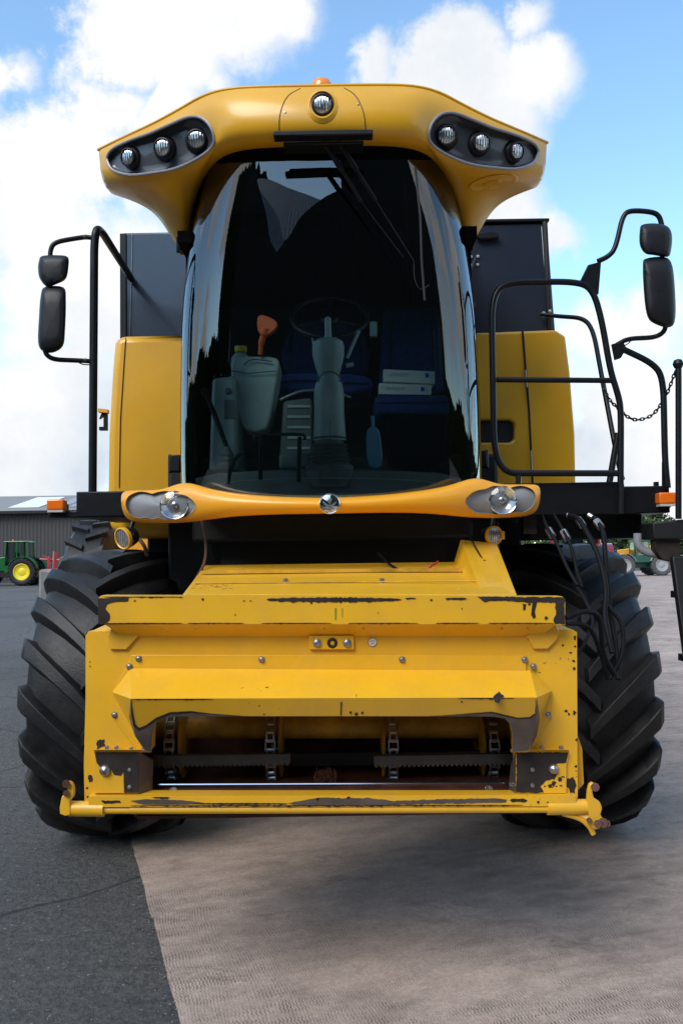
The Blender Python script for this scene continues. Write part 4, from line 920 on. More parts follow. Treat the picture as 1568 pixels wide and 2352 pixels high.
hood = part(m, 'deflector_hood', ['feeder', 'primer', 'bareiron'], flip=True, ang=12)
# side wear facets
m = MB(); m.add([D1+Vector((0,-.003,0)), at(331,1722,PY-.016), at(310,1690,PY-.05), at(297,1650,PY-.05), at(296,1625,PY-.04)], [(0,1,2,3,4)]); m.add([C1+Vector((0,-.003,0)), at(1214,1724,PY-.016), at(1232,1690,PY-.05), at(1239,1650,PY-.05)], [(0,3,2,1)]); part(m, 'worn_cheek', 'bareiron', hood)
m = MB()
BOLTS = [(319,1513),(601,1515),(923,1515),(1204,1515),(298,1531),(1224,1531),(264,1642),(1258,1642)]
for (u, v) in BOLTS: 
    c = at(u, v, PY-.009); m.lathe(c, (0,-1,0), [(0,.013),(.002,.013),(.0025,.009),(.009,.0088),(.010,.007),(.010,0)], 6)
part(m, 'hood_bolts', 'steel', hood)
# centre bracket
m = MB(); m.prism([at(u, v, PY-.016) for u, v in ((710,1460),(812,1460),(813,1492),(710,1492))], .015); br = part(m, 'centre_bracket', 'feeder', bevel=.003)
m = MB()
for u in (728, 797): c = at(u, 1477, PY-.017); m.lathe(c, (0,-1,0), [(0,.017),(.002,.017),(.003,.0135),(.011,.013),(.013,.010),(.013,0)], 6)
part(m, 'hex_bolt', 'steel', br)
m = MB(); m.lathe(at(763,1477,PY-.017), (0,-1,0), [(0,.02),(.004,.014),(.0,.010),(-.004,.0)], 14); part(m, 'plug_hole', ['primer'], br)
# round sticker with a small pictogram
m = MB(); c = at(855,1475,PY-.002); m.lathe(c, (0,-1,0), [(0,.0155),(.001,.0155),(.001,0)], 28); st = part(m, 'round_sticker', 'stick', frame, label='round white sticker with a small black drawing')
m = MB(); m.tube([c+Vector((.0155*math.cos(a), -.0015, .0155*math.sin(a))) for a in [2*math.pi*k/28 for k in range(28)]], .0008, 5, closed=True); m.tube([c+Vector((.009*math.cos(a), -.0016, .003+.0028*math.sin(a))) for a in [2*math.pi*k/20 for k in range(20)]], .0006, 4, closed=True)
for dx in (-.004, 0, .005): m.box(c.x+dx-.0012, c.x+dx+.0012, c.y-.002, c.y-.0012, c.z-.008, c.z-.004)
part(m, 'pictogram', 'primer', frame)
# corner brackets at the bottom of the opening
kb = MB(); kp = [(216,1727),(348,1727),(350,1755),(352,1822),(284,1822),(283,1772),(270,1778),(262,1766),(240,1760),(228,1748),(222,1738)]
m = MB(); m.prism([at(u, v, PY-.012) for u, v in ((216,1727),(318,1727),(318,1822),(284,1822),(216,1822))], .011); 
decal(m, [(218,1728),(318,1728),(318,1821),(285,1821),(284,1772),(278,1782),(262,1780),(255,1766),(232,1764),(222,1752)], PY-.012, 1, .3, 8)
m.prism([at(318,1727,PY-.012), at(352,1745,PY+.05), at(350,1822,PY+.05), at(318,1822,PY-.012)], .006, 2); m.prism([at(216,1722,PY-.035), at(348,1722,PY-.035), at(348,1728,PY-.012), at(216,1728,PY-.012)], .006, 0)
kl = part(m, 'corner_bracket', ['feeder', 'primer', 'bareiron'], bevel=.002)
m = MB(); m.prism([at(u, v, PY-.012) for u, v in ((1184,1727),(1306,1727),(1300,1760),(1300,1822),(1184,1822))], .011)
decal(m, [(1185,1728),(1305,1728),(1300,1752),(1270,1756),(1280,1772),(1272,1790),(1256,1792),(1240,1808),(1248,1821),(1185,1821)], PY-.012, 1, 1.6, 5)
spots(m, [(1270,1800,7),(1262,1806,5),(1285,1790,5)], PY-.012)
m.prism([at(1184,1727,PY-.012), at(1172,1760,PY+.05), at(1168,1822,PY+.05), at(1184,1822,PY-.012)], .006, 2); m.prism([at(1172,1722,PY-.035), at(1306,1722,PY-.035), at(1306,1728,PY-.012), at(1172,1728,PY-.012)], .006, 0)
kr = part(m, 'corner_bracket', ['feeder', 'primer', 'bareiron'], bevel=.002)
m = MB()
for (u, v, r) in ((242,1769,.021),(1270,1766,.019)): m.lathe(at(u, v, PY-.014), (0,-1,0), [(0,r),(.006,r),(.014,r*.7),(.018,0)], 20)
for (u, v, r) in ((298,1769,.009),(298,1808,.009),(1222,1768,.009),(1222,1804,.009)): m.lathe(at(u, v, PY-.014), (0,-1,0), [(0,r),(.004,r*.8),(.006,0)], 12)
for (u, v) in ((246,1718),(268,1718),(302,1721),(330,1722),(1200,1722),(1178,1722),(1244,1718),(1288,1718)): m.lathe(at(u, v+2, PY-.024), (0,0,1), [(0,.009),(.010,.009),(.012,.004),(.016,0)], 6)
part(m, 'frame_bolts', 'steel', frame)
# bottom sill with worn groove, pivot shaft and hooks
m = MB(); SY = PY-.03; m.prism([at(u, v, SY) for u, v in ((204,1829),(1322,1826),(1322,1852),(204,1854))], .07)
yb = SY
decal(m, [(300,1840),(330,1836),(420,1838),(470,1844),(420,1848),(330,1848)], yb, 2, .6, 6); decal(m, [(232,1839),(275,1839),(278,1844),(240,1846)], yb, 1, .8, 5)
decal(m, [(655,1846),(700,1838),(740,1832),(790,1834),(850,1833),(900,1840),(1010,1836),(1140,1834),(1164,1837),(1160,1843),(1000,1846),(860,1849),(700,1849)], yb, 2, 1.2, 6)
streak(m, 440, 660, 1846, 4, yb); streak(m, 300, 900, 1850.5, 2.2, yb); streak(m, 850, 1200, 1849.5, 2.2, yb); streak(m, 350, 390, 1832, 4, yb); streak(m, 1170, 1210, 1838, 9, yb); spots(m, [(1235,1842,4),(1257,1843,2),(730,1835,4),(800,1833,4)], yb)
part(m, 'bottom_sill', ['feeder', 'primer', 'bareiron'], bevel=.007, segs=3)
m = MB(); TY = PY-.01; a = at(140,1858,TY); b = at(1345,1856,TY); c0 = at(300,1859,TY); c1 = at(1255,1856,TY)
m.tube([at(160,1857,TY), at(240,1858,TY)], .028, 20); m.tube([c0, c1], .017, 16); m.tube([at(1255,1854,TY), at(1348,1853,TY)], .028, 20); m.tube([at(240,1860,TY), at(300,1860,TY)], .015, 12)
shaft = part(m, 'pivot_shaft', 'feeder')
m = MB(); m.prism([at(u, v, TY-.03) for u, v in smooth2([(138,1870),(140,1840),(144,1828),(152,1826),(156,1815),(150,1803),(156,1796),(166,1800),(170,1815),(168,1832),(160,1842),(162,1872)], 2)], .022); part(m, 'coupling_hook', 'feeder', bevel=.003)
m = MB(); m.cyl(at(152,1800,TY-.045), at(152,1800,TY), .014); m.cyl(at(152,1822,TY-.045), at(152,1822,TY), .011); part(m, 'hook_pin', 'rust')
m = MB(); m.prism([at(u, v, TY-.03) for u, v in smooth2([(1352,1872),(1348,1840),(1350,1815),(1354,1802),(1362,1798),(1366,1806),(1360,1818),(1364,1834),(1376,1842),(1382,1858),(1378,1872),(1386,1885),(1376,1904),(1358,1902)], 2)], .022); part(m, 'coupling_hook', 'feeder', bevel=.003)
m = MB(); m.tube(spline([at(1290,1868,TY), at(1330,1880,TY), at(1352,1898,TY), at(1362,1916,TY)]), [.008]*24+[.012], 8) if False else m.tube(spline([at(1290,1868,TY), at(1330,1880,TY), at(1352,1898,TY), at(1362,1916,TY)]), .010, 8); m.tube([at(1320,1866,TY+.02), at(1355,1880,TY)], .02, 8); part(m, 'latch_spring', 'feeder')
m = MB()
for (u, v, r) in ((1366,1808,.016),(1352,1884,.010),(1372,1892,.014),(1394,1893,.011),(1384,1890,.018)): m.cyl(at(u, v, TY-.05), at(u, v, TY-.02), r, n=10)
m.cyl(at(1376,1890,TY-.04), at(1398,1892,TY-.04), .012, n=8); part(m, 'latch_bolts', 'rust')
m = MB(); m.prism([at(u, v, PY+.06) for u, v in ((1326,1690),(1336,1720),(1340,1800),(1326,1815))], .02); part(m, 'side_gusset', 'feeder')
# inside the throat
m = MB(); m.tube([at(330,1668,3.62), at(1200,1668,3.62)], .050, 28); drum = part(m, 'feed_drum', 'drumy')
for (u, fl) in ((407,1),(628,1),(897,-1),(1118,-1)):
    m = MB(); c = at(u, 1668, 3.62); Rch = .165
    # chain: two rows of side plates and rollers round the sprocket
    for k in range(30):
        a = 2*math.pi*k/30; p = c+Vector((0, -Rch*math.cos(a), Rch*math.sin(a)-.06)); t_ = Vector((0, math.sin(a), math.cos(a)))
        m.cyl(p+Vector((-.017,0,0)), p+Vector((.017,0,0)), .0085, n=8)
        pn = c+Vector((0, -Rch*math.cos(a+2*math.pi/30), Rch*math.sin(a+2*math.pi/30)-.06)); mid = (p+pn)/2; dr = (pn-p)
        for s in (-1, 1): m.obox(mid+Vector((s*(.014 if k % 2 else .018),0,0)), Vector((.0025,0,0)), dr*.62, Vector((0,-math.cos(a+.14),math.sin(a+.14)))*.011)
    part(m, 'feed_chain', 'steel')
    m = MB(); m.lathe(c+Vector((fl*.03,0,-.06)), (fl,0,0), [(0,0),(0,.15),(.008,.155),(.012,.14),(.012,0)], 28); part(m, 'chain_disc', 'drumy')
m = MB(); ysl = 3.42
for (u0, u1) in ((350,667),(858,1184)):
    a = at(u0, 1737, ysl); b = at(u1, 1752, ysl); m.box(a.x, b.x, ysl, ysl+.035, b.z, a.z); n = int((b.x-a.x)/.0185)
    for k in range(n): xx = a.x+.0185*k; m.add([(xx, ysl, b.z), (xx+.0185, ysl, b.z), (xx+.0125, ysl, b.z-.010), (xx+.006, ysl, b.z-.010), (xx, ysl+.03, b.z), (xx+.0185, ysl+.03, b.z), (xx+.0125, ysl+.03, b.z-.010), (xx+.006, ysl+.03, b.z-.010)], [(0,1,2,3),(4,7,6,5),(3,2,6,7),(0,3,7,4),(1,5,6,2)])
part(m, 'feed_slat', 'slat')
m = MB(); a = at(340, 1737, 3.55); b = at(1190, 1752, 3.55); m.box(a.x, b.x, 3.55, 3.57, b.z, a.z); part(m, 'rear_slat', 'flat')
m = MB(); a = at(345, 1756, 3.75); b = at(1185, 1802, 3.40); c = at(1185, 1826, 3.29)
m.add([(a.x-.05, 3.75, a.z), (b.x+.1, 3.75, a.z), (b.x+.02, 3.40, b.z), (at(345,1802,3.4).x, 3.40, b.z)], [(0,1,2,3)]); z2 = at(700,1803,3.395).z; z3 = at(700,1826,3.30).z
m.add([(at(345,1803,3.395).x, 3.395, z2), (at(1185,1803,3.395).x, 3.395, z2), (at(1185,1826,3.30).x, 3.30, z3), (at(345,1826,3.30).x, 3.30, z3)], [(0,1,2,3)])
part(m, 'throat_floor', 'rust')
m = MB(); m.tube([at(362,1802,3.385), at(1160,1799,3.385)], .0045, 8); part(m, 'floor_edge', 'polish')
m = MB()
for (u, v) in ((398,1816),(1122,1812)): m.lathe(at(u, v, 3.325), (0,-.6,.8), [(0,.016),(.004,.014),(.004,.008),(.002,0)], 14)
part(m, 'floor_bolt', 'steel')
m = MB(); random.seed(3)
for k in range(46):
    u = random.uniform(724, 770); v0 = random.uniform(1762, 1776); m.tube(spline([at(u, v0, 3.44), at(u+random.uniform(-5,5), v0+12, 3.42), at(u+random.uniform(-7,7), v0+random.uniform(18,27), 3.395)], 3), .0012, 4)
part(m, 'rusty_straw', 'rustbright')
# throat interior dark back and sides
m = MB(); xa = at(325,1700,3.4).x; xb = at(1200,1700,3.4).x; m.box(xa, xb, 3.96, 3.99, .72, 1.44); m.box(xa-.012, xa, 3.325, 3.99, .72, 1.44); m.box(xb, xb+.012, 3.325, 3.99, .72, 1.44); m.box(xa, xb, 3.325, 3.96, .71, .722); part(m, 'throat_wall', 'rust')

# ---- left grab post with mirrors
HYL = 4.5
m = MB(); pth = arc([at(213,1140,HYL), at(217,560,HYL), at(222,523,HYL), at(236,535,HYL+.1), at(302,640,5.6)], .06, 6); m.tube(pth, .0215, 14); part(m, 'grab_post', 'black')
m = MB(); m.tube(arc([at(212,546,HYL), at(195,544,HYL), at(125,556,HYL-.05), at(116,575,HYL-.05), at(116,600,HYL-.05)], .06), .0125, 10)
m.tube([at(110,640,HYL-.08), at(110,665,HYL-.08)], .010, 10)
m.tube(arc([at(104,792,HYL-.08), at(104,812,HYL-.08), at(122,826,HYL-.05), at(180,828,HYL-.02), at(212,830,HYL)], .05), .0125, 10)
m.tube(spline([at(180,832,HYL-.02), at(192,837,HYL), at(212,838,HYL)]), .003, 6); m.lathe(at(197,545,HYL-.02), (0,-1,0), [(0,.012),(.01,.012),(.012,0)], 10); m.lathe(at(197,829,HYL-.02), (0,-1,0), [(0,.012),(.01,.012),(.012,0)], 10)
arm = part(m, 'mirror_arm', 'black')
def mirror_shell(outl, Y, dep, name):
    m = MB(); o = smooth2(outl, 4); c = centroid(o); rows = []
    for s, d in ((.02, 0), (.5, .0), (.80, .006), (.93, .022), (1.0, .05), (1.0, dep), (.96, dep+.01)):
        rows.append([at(c[0]+(u-c[0])*s, c[1]+(v-c[1])*(s if s > .9 else s), Y+d) for u, v in o+[o[0]]])
    m.grid(rows); m.prism([at(c[0]+(u-c[0])*.95, c[1]+(v-c[1])*.95, Y+dep+.002) for u, v in o], .004, 1); return part(m, name, ['blackpl', 'chrome'], ang=60)
mirror_shell([(90,600),(97,588),(130,586),(156,590),(158,612),(152,640),(132,652),(108,658),(92,640),(88,618)], 4.38, .10, 'wide_angle_mirror')
mirror_shell([(94,680),(104,659),(146,660),(152,690),(150,760),(145,795),(122,810),(98,806),(88,785),(90,730)], 4.38, .10, 'wing_mirror')
# small orange fitting behind the left panel
m = MB(); m.prism([at(u, v, 5.6) for u, v in ((225,938),(247,940),(247,948),(225,946))], .05); part(m, 'latch_bar', 'bumper'); m = MB(); m.prism([at(u, v, 5.62) for u, v in ((234,948),(246,948),(246,988),(228,988),(228,980),(238,980),(238,955),(228,962))], .03); part(m, 'latch_catch', 'black')

# ---- right rail, mirrors
RY = 4.42
def U(*p): return at(p[0], p[1], p[2] if len(p) > 2 else RY)
m = MB(); lo_ = arc([U(1424,1112), U(1425,940), U(1418,905), U(1400,850), U(1382,740), U(1362,668), U(1330,647), U(1155,648), U(1128,690), U(1134,1040), U(1160,1087), U(1215,1087), U(1418,1087)], .13, 8); m.tube(lo_, .0165, 12)
m.tube([U(1140,872), U(1412,874)], .0145, 12); m.tube([U(1190,1087), U(1190,1112)], .014, 8); m.tube([U(1425,1112), U(1424,1180)], .017, 8)
rail = part(m, 'safety_rail', 'black')
m = MB(); m.prism([U(1332,645,RY-.01), U(1350,608,RY-.01), U(1380,600,RY-.01), U(1374,675,RY-.01), U(1366,676,RY-.01), U(1350,655,RY-.01)], .02); part(m, 'mirror_gusset', 'black', rail, bevel=.003)
m = MB(); m.tube(arc([U(1243,722,5.5), U(1285,727,5.3), U(1340,730,5.2), U(1362,760,5.1), U(1380,860,4.9), U(1418,1060,4.7), U(1428,1100,4.6)], .15), .014, 10)
m.tube([U(1418,995,4.6), U(1398,1112,4.6)], .017, 10); part(m, 'hand_rail', 'black')
m = MB(); m.lathe(at(1247,723,5.58), (0,-1,0), [(0,.02),(.012,.018),(.014,.008),(.02,0)], 16); m.lathe(at(1262,715,5.58), (0,-1,0), [(0,.011),(.01,.01),(.012,0)], 12); part(m, 'rail_bolt', 'galv')
m = MB(); m.tube(arc([U(1372,600), U(1395,590), U(1412,572), U(1430,492), U(1450,483), U(1500,487), U(1514,498), U(1519,520)], .07), .0135, 10); m.tube([U(1519,570,RY-.04), U(1519,600,RY-.04)], .011, 10)
m.tube(arc([U(1527,735,RY-.04), U(1527,760,RY-.04), U(1505,775), U(1440,778), U(1415,792)], .05), .0125, 10); m.tube(spline([U(1420,800), U(1440,790), U(1450,780)]), .003, 6); part(m, 'mirror_arm', 'black')
mirror_shell([(1468,530),(1474,516),(1505,513),(1532,520),(1542,540),(1540,575),(1532,590),(1500,586),(1480,582),(1468,562)], 4.30, .10, 'wide_angle_mirror')
mirror_shell([(1475,610),(1482,594),(1520,590),(1540,602),(1548,650),(1550,730),(1536,752),(1505,745),(1486,728),(1478,680)], 4.30, .10, 'wing_mirror')
m = MB(); m.prism([U(1405,790,RY-.01), U(1430,785,RY-.01), U(1438,800,RY-.01), U(1425,822,RY-.01), U(1412,826,RY-.01)], .02); m.tube(arc([U(1425,800), U(1500,835), U(1522,870), U(1526,1060), U(1532,1118)], .12), .0165, 12); part(m, 'outer_rail', 'black')
m = MB(); m.prism([U(1520,1060,RY), U(1527,1060,RY), U(1540,1120,RY), U(1520,1120,RY)], .01); m.box(at(1466,0,4.5).x, at(1474,0,4.5).x, 4.5, 4.53, at(1470,1120,4.5).z, at(1470,1107,4.5).z); part(m, 'rail_foot', 'black')
# ladder hinge post with ball, chain
m = MB(); m.tube([U(1557,840,4.35), U(1557,1192,4.35)], .0155, 12); m.lathe(U(1556,836,4.35), (0,0,1), [(-.028,0),(-.02,.02),(0,.028),(.02,.02),(.028,0)], 18); part(m, 'ladder_post', 'black')
def chain(pts, n, name):
    m = MB(); S = spline(pts, 40); 
    tot = [0]
    for i in range(1, len(S)): tot.append(tot[-1]+(S[i]-S[i-1]).length)
    for k in range(n):
        d = tot[-1]*(k+.5)/n; i = max(j for j in range(len(tot)) if tot[j] <= d); i = min(i, len(S)-2); t = (S[i+1]-S[i]).normalized(); c = S[i]
        e = Vector((0,-1,0)) if k % 2 else t.cross(Vector((0,-1,0))).normalized(); hl = tot[-1]/n*.68; hw = hl*.5
        m.tube([c+t*hl*math.cos(a)+e*hw*math.sin(a) for a in [2*math.pi*q/10 for q in range(10)]], .0036, 6, closed=True)
    return part(m, name, 'black')
chain([U(1380,875,4.6), U(1395,912,4.55), U(1415,935,4.5), U(1445,960), U(1472,963), U(1500,950), U(1525,915), U(1540,880,4.38), U(1550,850,4.36)], 34, 'safety_chain')
# folded ladder and bracket at the right border
m = MB(); m.prism([U(1498,1201,4.35), U(1575,1192,4.35), U(1620,1192,4.35), U(1620,1238,4.35), U(1500,1238,4.35)], .25); m.prism([U(1543,1278,4.35), U(1595,1278,4.35), U(1665,1960,4.15), U(1635,1960,4.15)], .05); part(m, 'ladder_side', 'flat', bevel=.006)
m = MB()
for k in range(4): v = 1360+k*150; m.prism([U(1560+(v-1278)*.12, v, 4.36), U(1790, v, 4.36), U(1790, v+16, 4.36), U(1560+(v-1278)*.12, v+16, 4.36)], .18)
m.prism([U(1775,1278,4.35), U(1805,1278,4.35), U(1830,1960,4.15), U(1805,1960,4.15)], .05); part(m, 'ladder_step', 'flat')
m = MB(); m.prism([U(1502,1239,4.38), U(1562,1239,4.38), U(1562,1285,4.38), U(1540,1290,4.38), U(1520,1285,4.38), U(1502,1262,4.38)], .06); part(m, 'ladder_bracket', 'primer', bevel=.004)
m = MB(); m.tube(arc([U(1463,1225,4.45), U(1463,1255,4.45), U(1490,1273,4.45), U(1545,1273,4.45)], .06), .021, 14); part(m, 'grey_pipe', 'greypan')
# hoses
hz = [([(1243,1182),(1256,1212),(1276,1245),(1300,1300),(1325,1345)], .010, 4.2, 3.9), ([(1270,1180),(1290,1215),(1312,1260),(1325,1320),(1335,1350)], .010, 4.25, 3.92),
 ([(1300,1183),(1325,1190),(1345,1220),(1372,1275),(1390,1350),(1388,1420),(1405,1500)], .0145, 4.2, 3.75), ([(1350,1182),(1368,1195),(1384,1225),(1390,1290),(1400,1400),(1415,1490),(1418,1560)], .0145, 4.25, 3.8),
 ([(1325,1350),(1345,1385),(1360,1430),(1340,1480),(1310,1530)], .009, 3.9, 3.6), ([(1298,1420),(1340,1405),(1375,1420),(1385,1500),(1410,1550)], .013, 3.5, 3.7), ([(1300,1432),(1350,1440),(1375,1490),(1395,1560)], .011, 3.5, 3.7), ([(1380,1380),(1425,1430),(1428,1500),(1400,1560)], .012, 3.9, 3.8)]
for pts, r, y0, y1 in hz:
    m = MB(); n = len(pts); m.tube(spline([at(u, v, y0+(y1-y0)*i/(n-1)) for i, (u, v) in enumerate(pts)], 6), r*.82, 10); part(m, 'hydraulic_hose', 'hose')
m = MB()
for (a, b) in (((1258,1216),(1268,1232)),((1292,1220),(1302,1238)),((1326,1192),(1338,1208)),((1368,1196),(1380,1212))): m.tube([at(*a, 4.17), at(*b, 4.14)], .019, 8)
m.tube([at(1300,1183,4.19), at(1322,1188,4.18)], .012, 8); m.tube([at(1350,1182,4.22), at(1366,1192,4.2)], .012, 8)
part(m, 'hose_ferrule', 'steel')
m = MB(); m.prism([at(u, v, 4.5) for u, v in ((1322,1183),(1350,1183),(1350,1225),(1322,1225))], .02) if False else m.prism([at(u, v, 4.55) for u, v in ((1202,1186),(1232,1186),(1232,1226),(1202,1226))], .02); part(m, 'plate_bracket', 'primer')

# ================================================================ things around
m = MB(); a = at(88, 1308, 9.0); b = at(128, 1500, 9.0); m.box(a.x, a.x+.42, 9.0, 9.6, 0.0, a.z); o = m.build('concrete_block', 'concblk', bevel=.03); tag(o, 'grey weathered concrete block standing behind the left front tyre', 'block')

def wheel(parent, x, y, z, R, W, rim='rimy', tyre='rubber', side=-1, n=22, steer=False):
    """axle along local y"""
    m = MB(); m.lathe((x, y, z), (0, side, 0), [(-.1*W, R*.55), (.30*W, R*.58), (.42*W, R*.60), (.44*W, R*.56), (.30*W, R*.50), (.22*W, R*.30), (.30*W, R*.2), (.30*W, 0)], 28)
    r = m.build('wheel', rim, parent)
    m = MB(); m.lathe((x, y, z), (0, 1, 0), [(-.40*W, R*.58), (-.5*W, R*.72), (-.48*W, R*.88), (-.36*W, R*.95), (0, R*.96), (.36*W, R*.95), (.48*W, R*.88), (.5*W, R*.72), (.40*W, R*.58)], 40)
    for k in range(n):
        for s in (-1, 1):
            a = 2*math.pi*(k+.25*s)/n; c = Vector((x+math.cos(a)*R*.965, y+s*W*.24, z+math.sin(a)*R*.965)); rad = Vector((math.cos(a), 0, math.sin(a))); tan = Vector((-math.sin(a), 0, math.cos(a)))
            m.obox(c, (Vector((0, s, 0))+tan*.6).normalized()*W*.27, tan*R*.045, rad*R*.035)
    m.build('tyre', tyre, r); return r
def tractor(label, loc, rz, body, rim, scale=1.0):
    """faces local -x"""
    t = thing('farm_tractor', label, 'tractor', loc, rz)
    m = MB(); m.prism([(-3.3,-.32,1.0),(-3.3,-.32,1.55),(-3.0,-.32,1.75),(-1.2,-.32,1.95),(-1.2,-.32,.95)], (0,.64,0)); m.build('bonnet', body, t, bevel=.07, segs=3)
    m = MB(); m.box(-3.1,.5,-.25,.25,.55,1.0); m.build('chassis', 'flat', t, bevel=.03)
    m = MB(); m.prism([(-1.25,-.75,2.88),(-1.2,-.75,2.98),(.35,-.75,2.98),(.5,-.75,2.86)], (0,1.5,0)); m.build('cab_roof', body, t, bevel=.05, segs=3)
    m = MB()
    for y in (-.72,.72):
        for (a, b) in (((-1.15,1.3),(-1.05,2.88)),((-.35,1.0),(-.35,2.88)),((.35,1.7),(.3,2.88))): m.tube([(a[0],y,a[1]),(b[0],y*.95,b[1])], .045, 8)
    m.box(-1.15,.35,-.72,.72,.9,1.35); m.build('cab_frame', body, t)
    m = MB(); m.prism([(-1.1,-.70,1.36),(-1.02,-.70,2.86),(.28,-.70,2.86),(.33,-.70,1.36)], (0,1.4,0)); m.build('cab_glass', 'glass', t)
    m = MB(); m.prism([(-.9,-.3,1.36),(-.5,-.3,1.36),(-.5,-.3,2.2),(-.62,-.3,2.25),(-.7,-.3,1.7)], (0,.6,0)); m.build('driver_seat', 'flat', t, bevel=.05)
    for y in (-1.1, .62):
        m = MB(); rows = []
        for k in range(13): a = R_(15+150*k/12); rows.append([(.15+1.0*math.cos(a), y, .93+1.02*math.sin(a)), (.15+1.0*math.cos(a), y+.48, .93+1.02*math.sin(a))])
        m.grid(rows); m.build('mudguard', body, t, solid=.04)
    for y in (-.95, .95): wheel(t, .15, y, .92, .92, .55, rim, side=(-1 if y < 0 else 1)); wheel(t, -2.55, y*.92, .66, .66, .42, rim, side=(-1 if y < 0 else 1))
    m = MB(); m.cyl((-1.0,.4,2.98),(-1.0,.4,3.1),.06); m.build('beacon', 'beacon', t)
    m = MB(); m.box(-.6,-.1,-.95,-.7,.5,.56); m.box(-.6,-.1,-.95,-.7,.8,.86); m.build('step', 'flat', t)
    m = MB(); m.tube([(-1.0,-.5,1.75),(-1.0,-.5,2.9)], .045, 8); m.build('exhaust', 'flat', t)
    return t
# green tractor left, its red mounted machine
G = gnd(52, 1346); sc = 1.0
tractor('green tractor with yellow wheel rims parked in front of the dark shed, facing left', (G.x-.15, G.y+1, 0), 0, 'green', 'rimy')
t = thing('mounted_sprayer', 'red farm implement with a boom standing behind the green tractor', 'implement', (G.x+1.8, G.y+1, 0))
m = MB(); m.box(-.5,.1,-.6,.6,.5,1.1); m.box(-.2,-.05,-.9,-.75,.4,1.9); m.build('tank', 'red', t, bevel=.05)
m = MB(); m.tube([(0.25,-.6,.4),(0.25,-.6,2.2)], .09, 8); m.tube([(-.8,-.6,1.75),(.9,-.6,1.65)], .05, 8); m.tube([(-.6,-.6,2.0),(.3,-.6,1.4)], .04, 8); m.tube([(-.3,-.6,1.3),(.8,-.6,1.9)], .03, 8); m.build('boom_frame', 'red', t)
m = MB(); m.tube([(.05,-.65,.6),(.15,-.65,2.25)], .05, 8); m.build('hydraulic_ram', 'galv', t)
# shed
D = 66
t = thing('farm_shed', 'long dark corrugated farm shed with pale roof lights behind the green tractor', 'shed', (at(-300,0,D).x, D, 0))
def corr(name, col, col2, sc_):
    m = mat(name, col, .7); nt_ = m.node_tree; b = nt_.nodes['Principled BSDF']; tc = nt_.nodes.new('ShaderNodeTexCoord'); wv = nt_.nodes.new('ShaderNodeTexWave'); wv.bands_direction = 'X'; wv.inputs['Scale'].default_value = sc_
    nt_.links.new(tc.outputs['Object'], wv.inputs[0]); r = nt_.nodes.new('ShaderNodeValToRGB'); r.color_ramp.elements[0].color = (*col, 1); r.color_ramp.elements[1].color = (*col2, 1); nt_.links.new(wv.outputs['Fac'], r.inputs[0]); nt_.links.new(r.outputs[0], b.inputs['Base Color'])
    bp = nt_.nodes.new('ShaderNodeBump'); bp.inputs['Distance'].default_value = .05; nt_.links.new(wv.outputs['Fac'], bp.inputs['Height']); nt_.links.new(bp.outputs[0], b.inputs['Normal']); return m
M['cwall'] = corr('corrugated_brown', (.045,.042,.042), (.065,.06,.06), 1.1); M['croof'] = corr('corrugated_roof', (.22,.21,.20), (.30,.285,.27), 1.1)
WX = at(620,0,D).x-at(-300,0,D).x; ez = at(90,1173,D).z; rz_ = at(90,1139,D+9).z
m = MB(); m.box(0, WX, 0, 18, 0, ez-.05); m.build('wall', 'cwall', t)
m = MB(); m.add([(-.4,-.5,ez),(WX+.4,-.5,ez),(WX+.4,9,rz_),(-.4,9,rz_),(-.4,18.5,ez),(WX+.4,18.5,ez)], [(0,1,2,3),(3,2,5,4)]); rf = m.build('roof', 'croof', t, solid=.12)
m = MB(); m.box(-.4, WX+.4, -.62, -.5, ez-.22, ez-.02); m.build('gutter', 'flat', t)
tx = t.location.x
for u in (62, 95, 158, 182, 250, 330):
    w_ = 1.2; xx = at(u, 0, D+3).x-tx; z_ = lambda yv: ez+(rz_-ez)*(yv+.5)/9.5+.03
    m = MB(); m.add([(xx-w_/2,1,z_(1)),(xx+w_/2,1,z_(1)),(xx+w_/2,7.5,z_(7.5)),(xx-w_/2,7.5,z_(7.5))], [(0,1,2,3)]); m.build('roof_light', 'white' if u < 120 else 'galv', t, solid=.03)
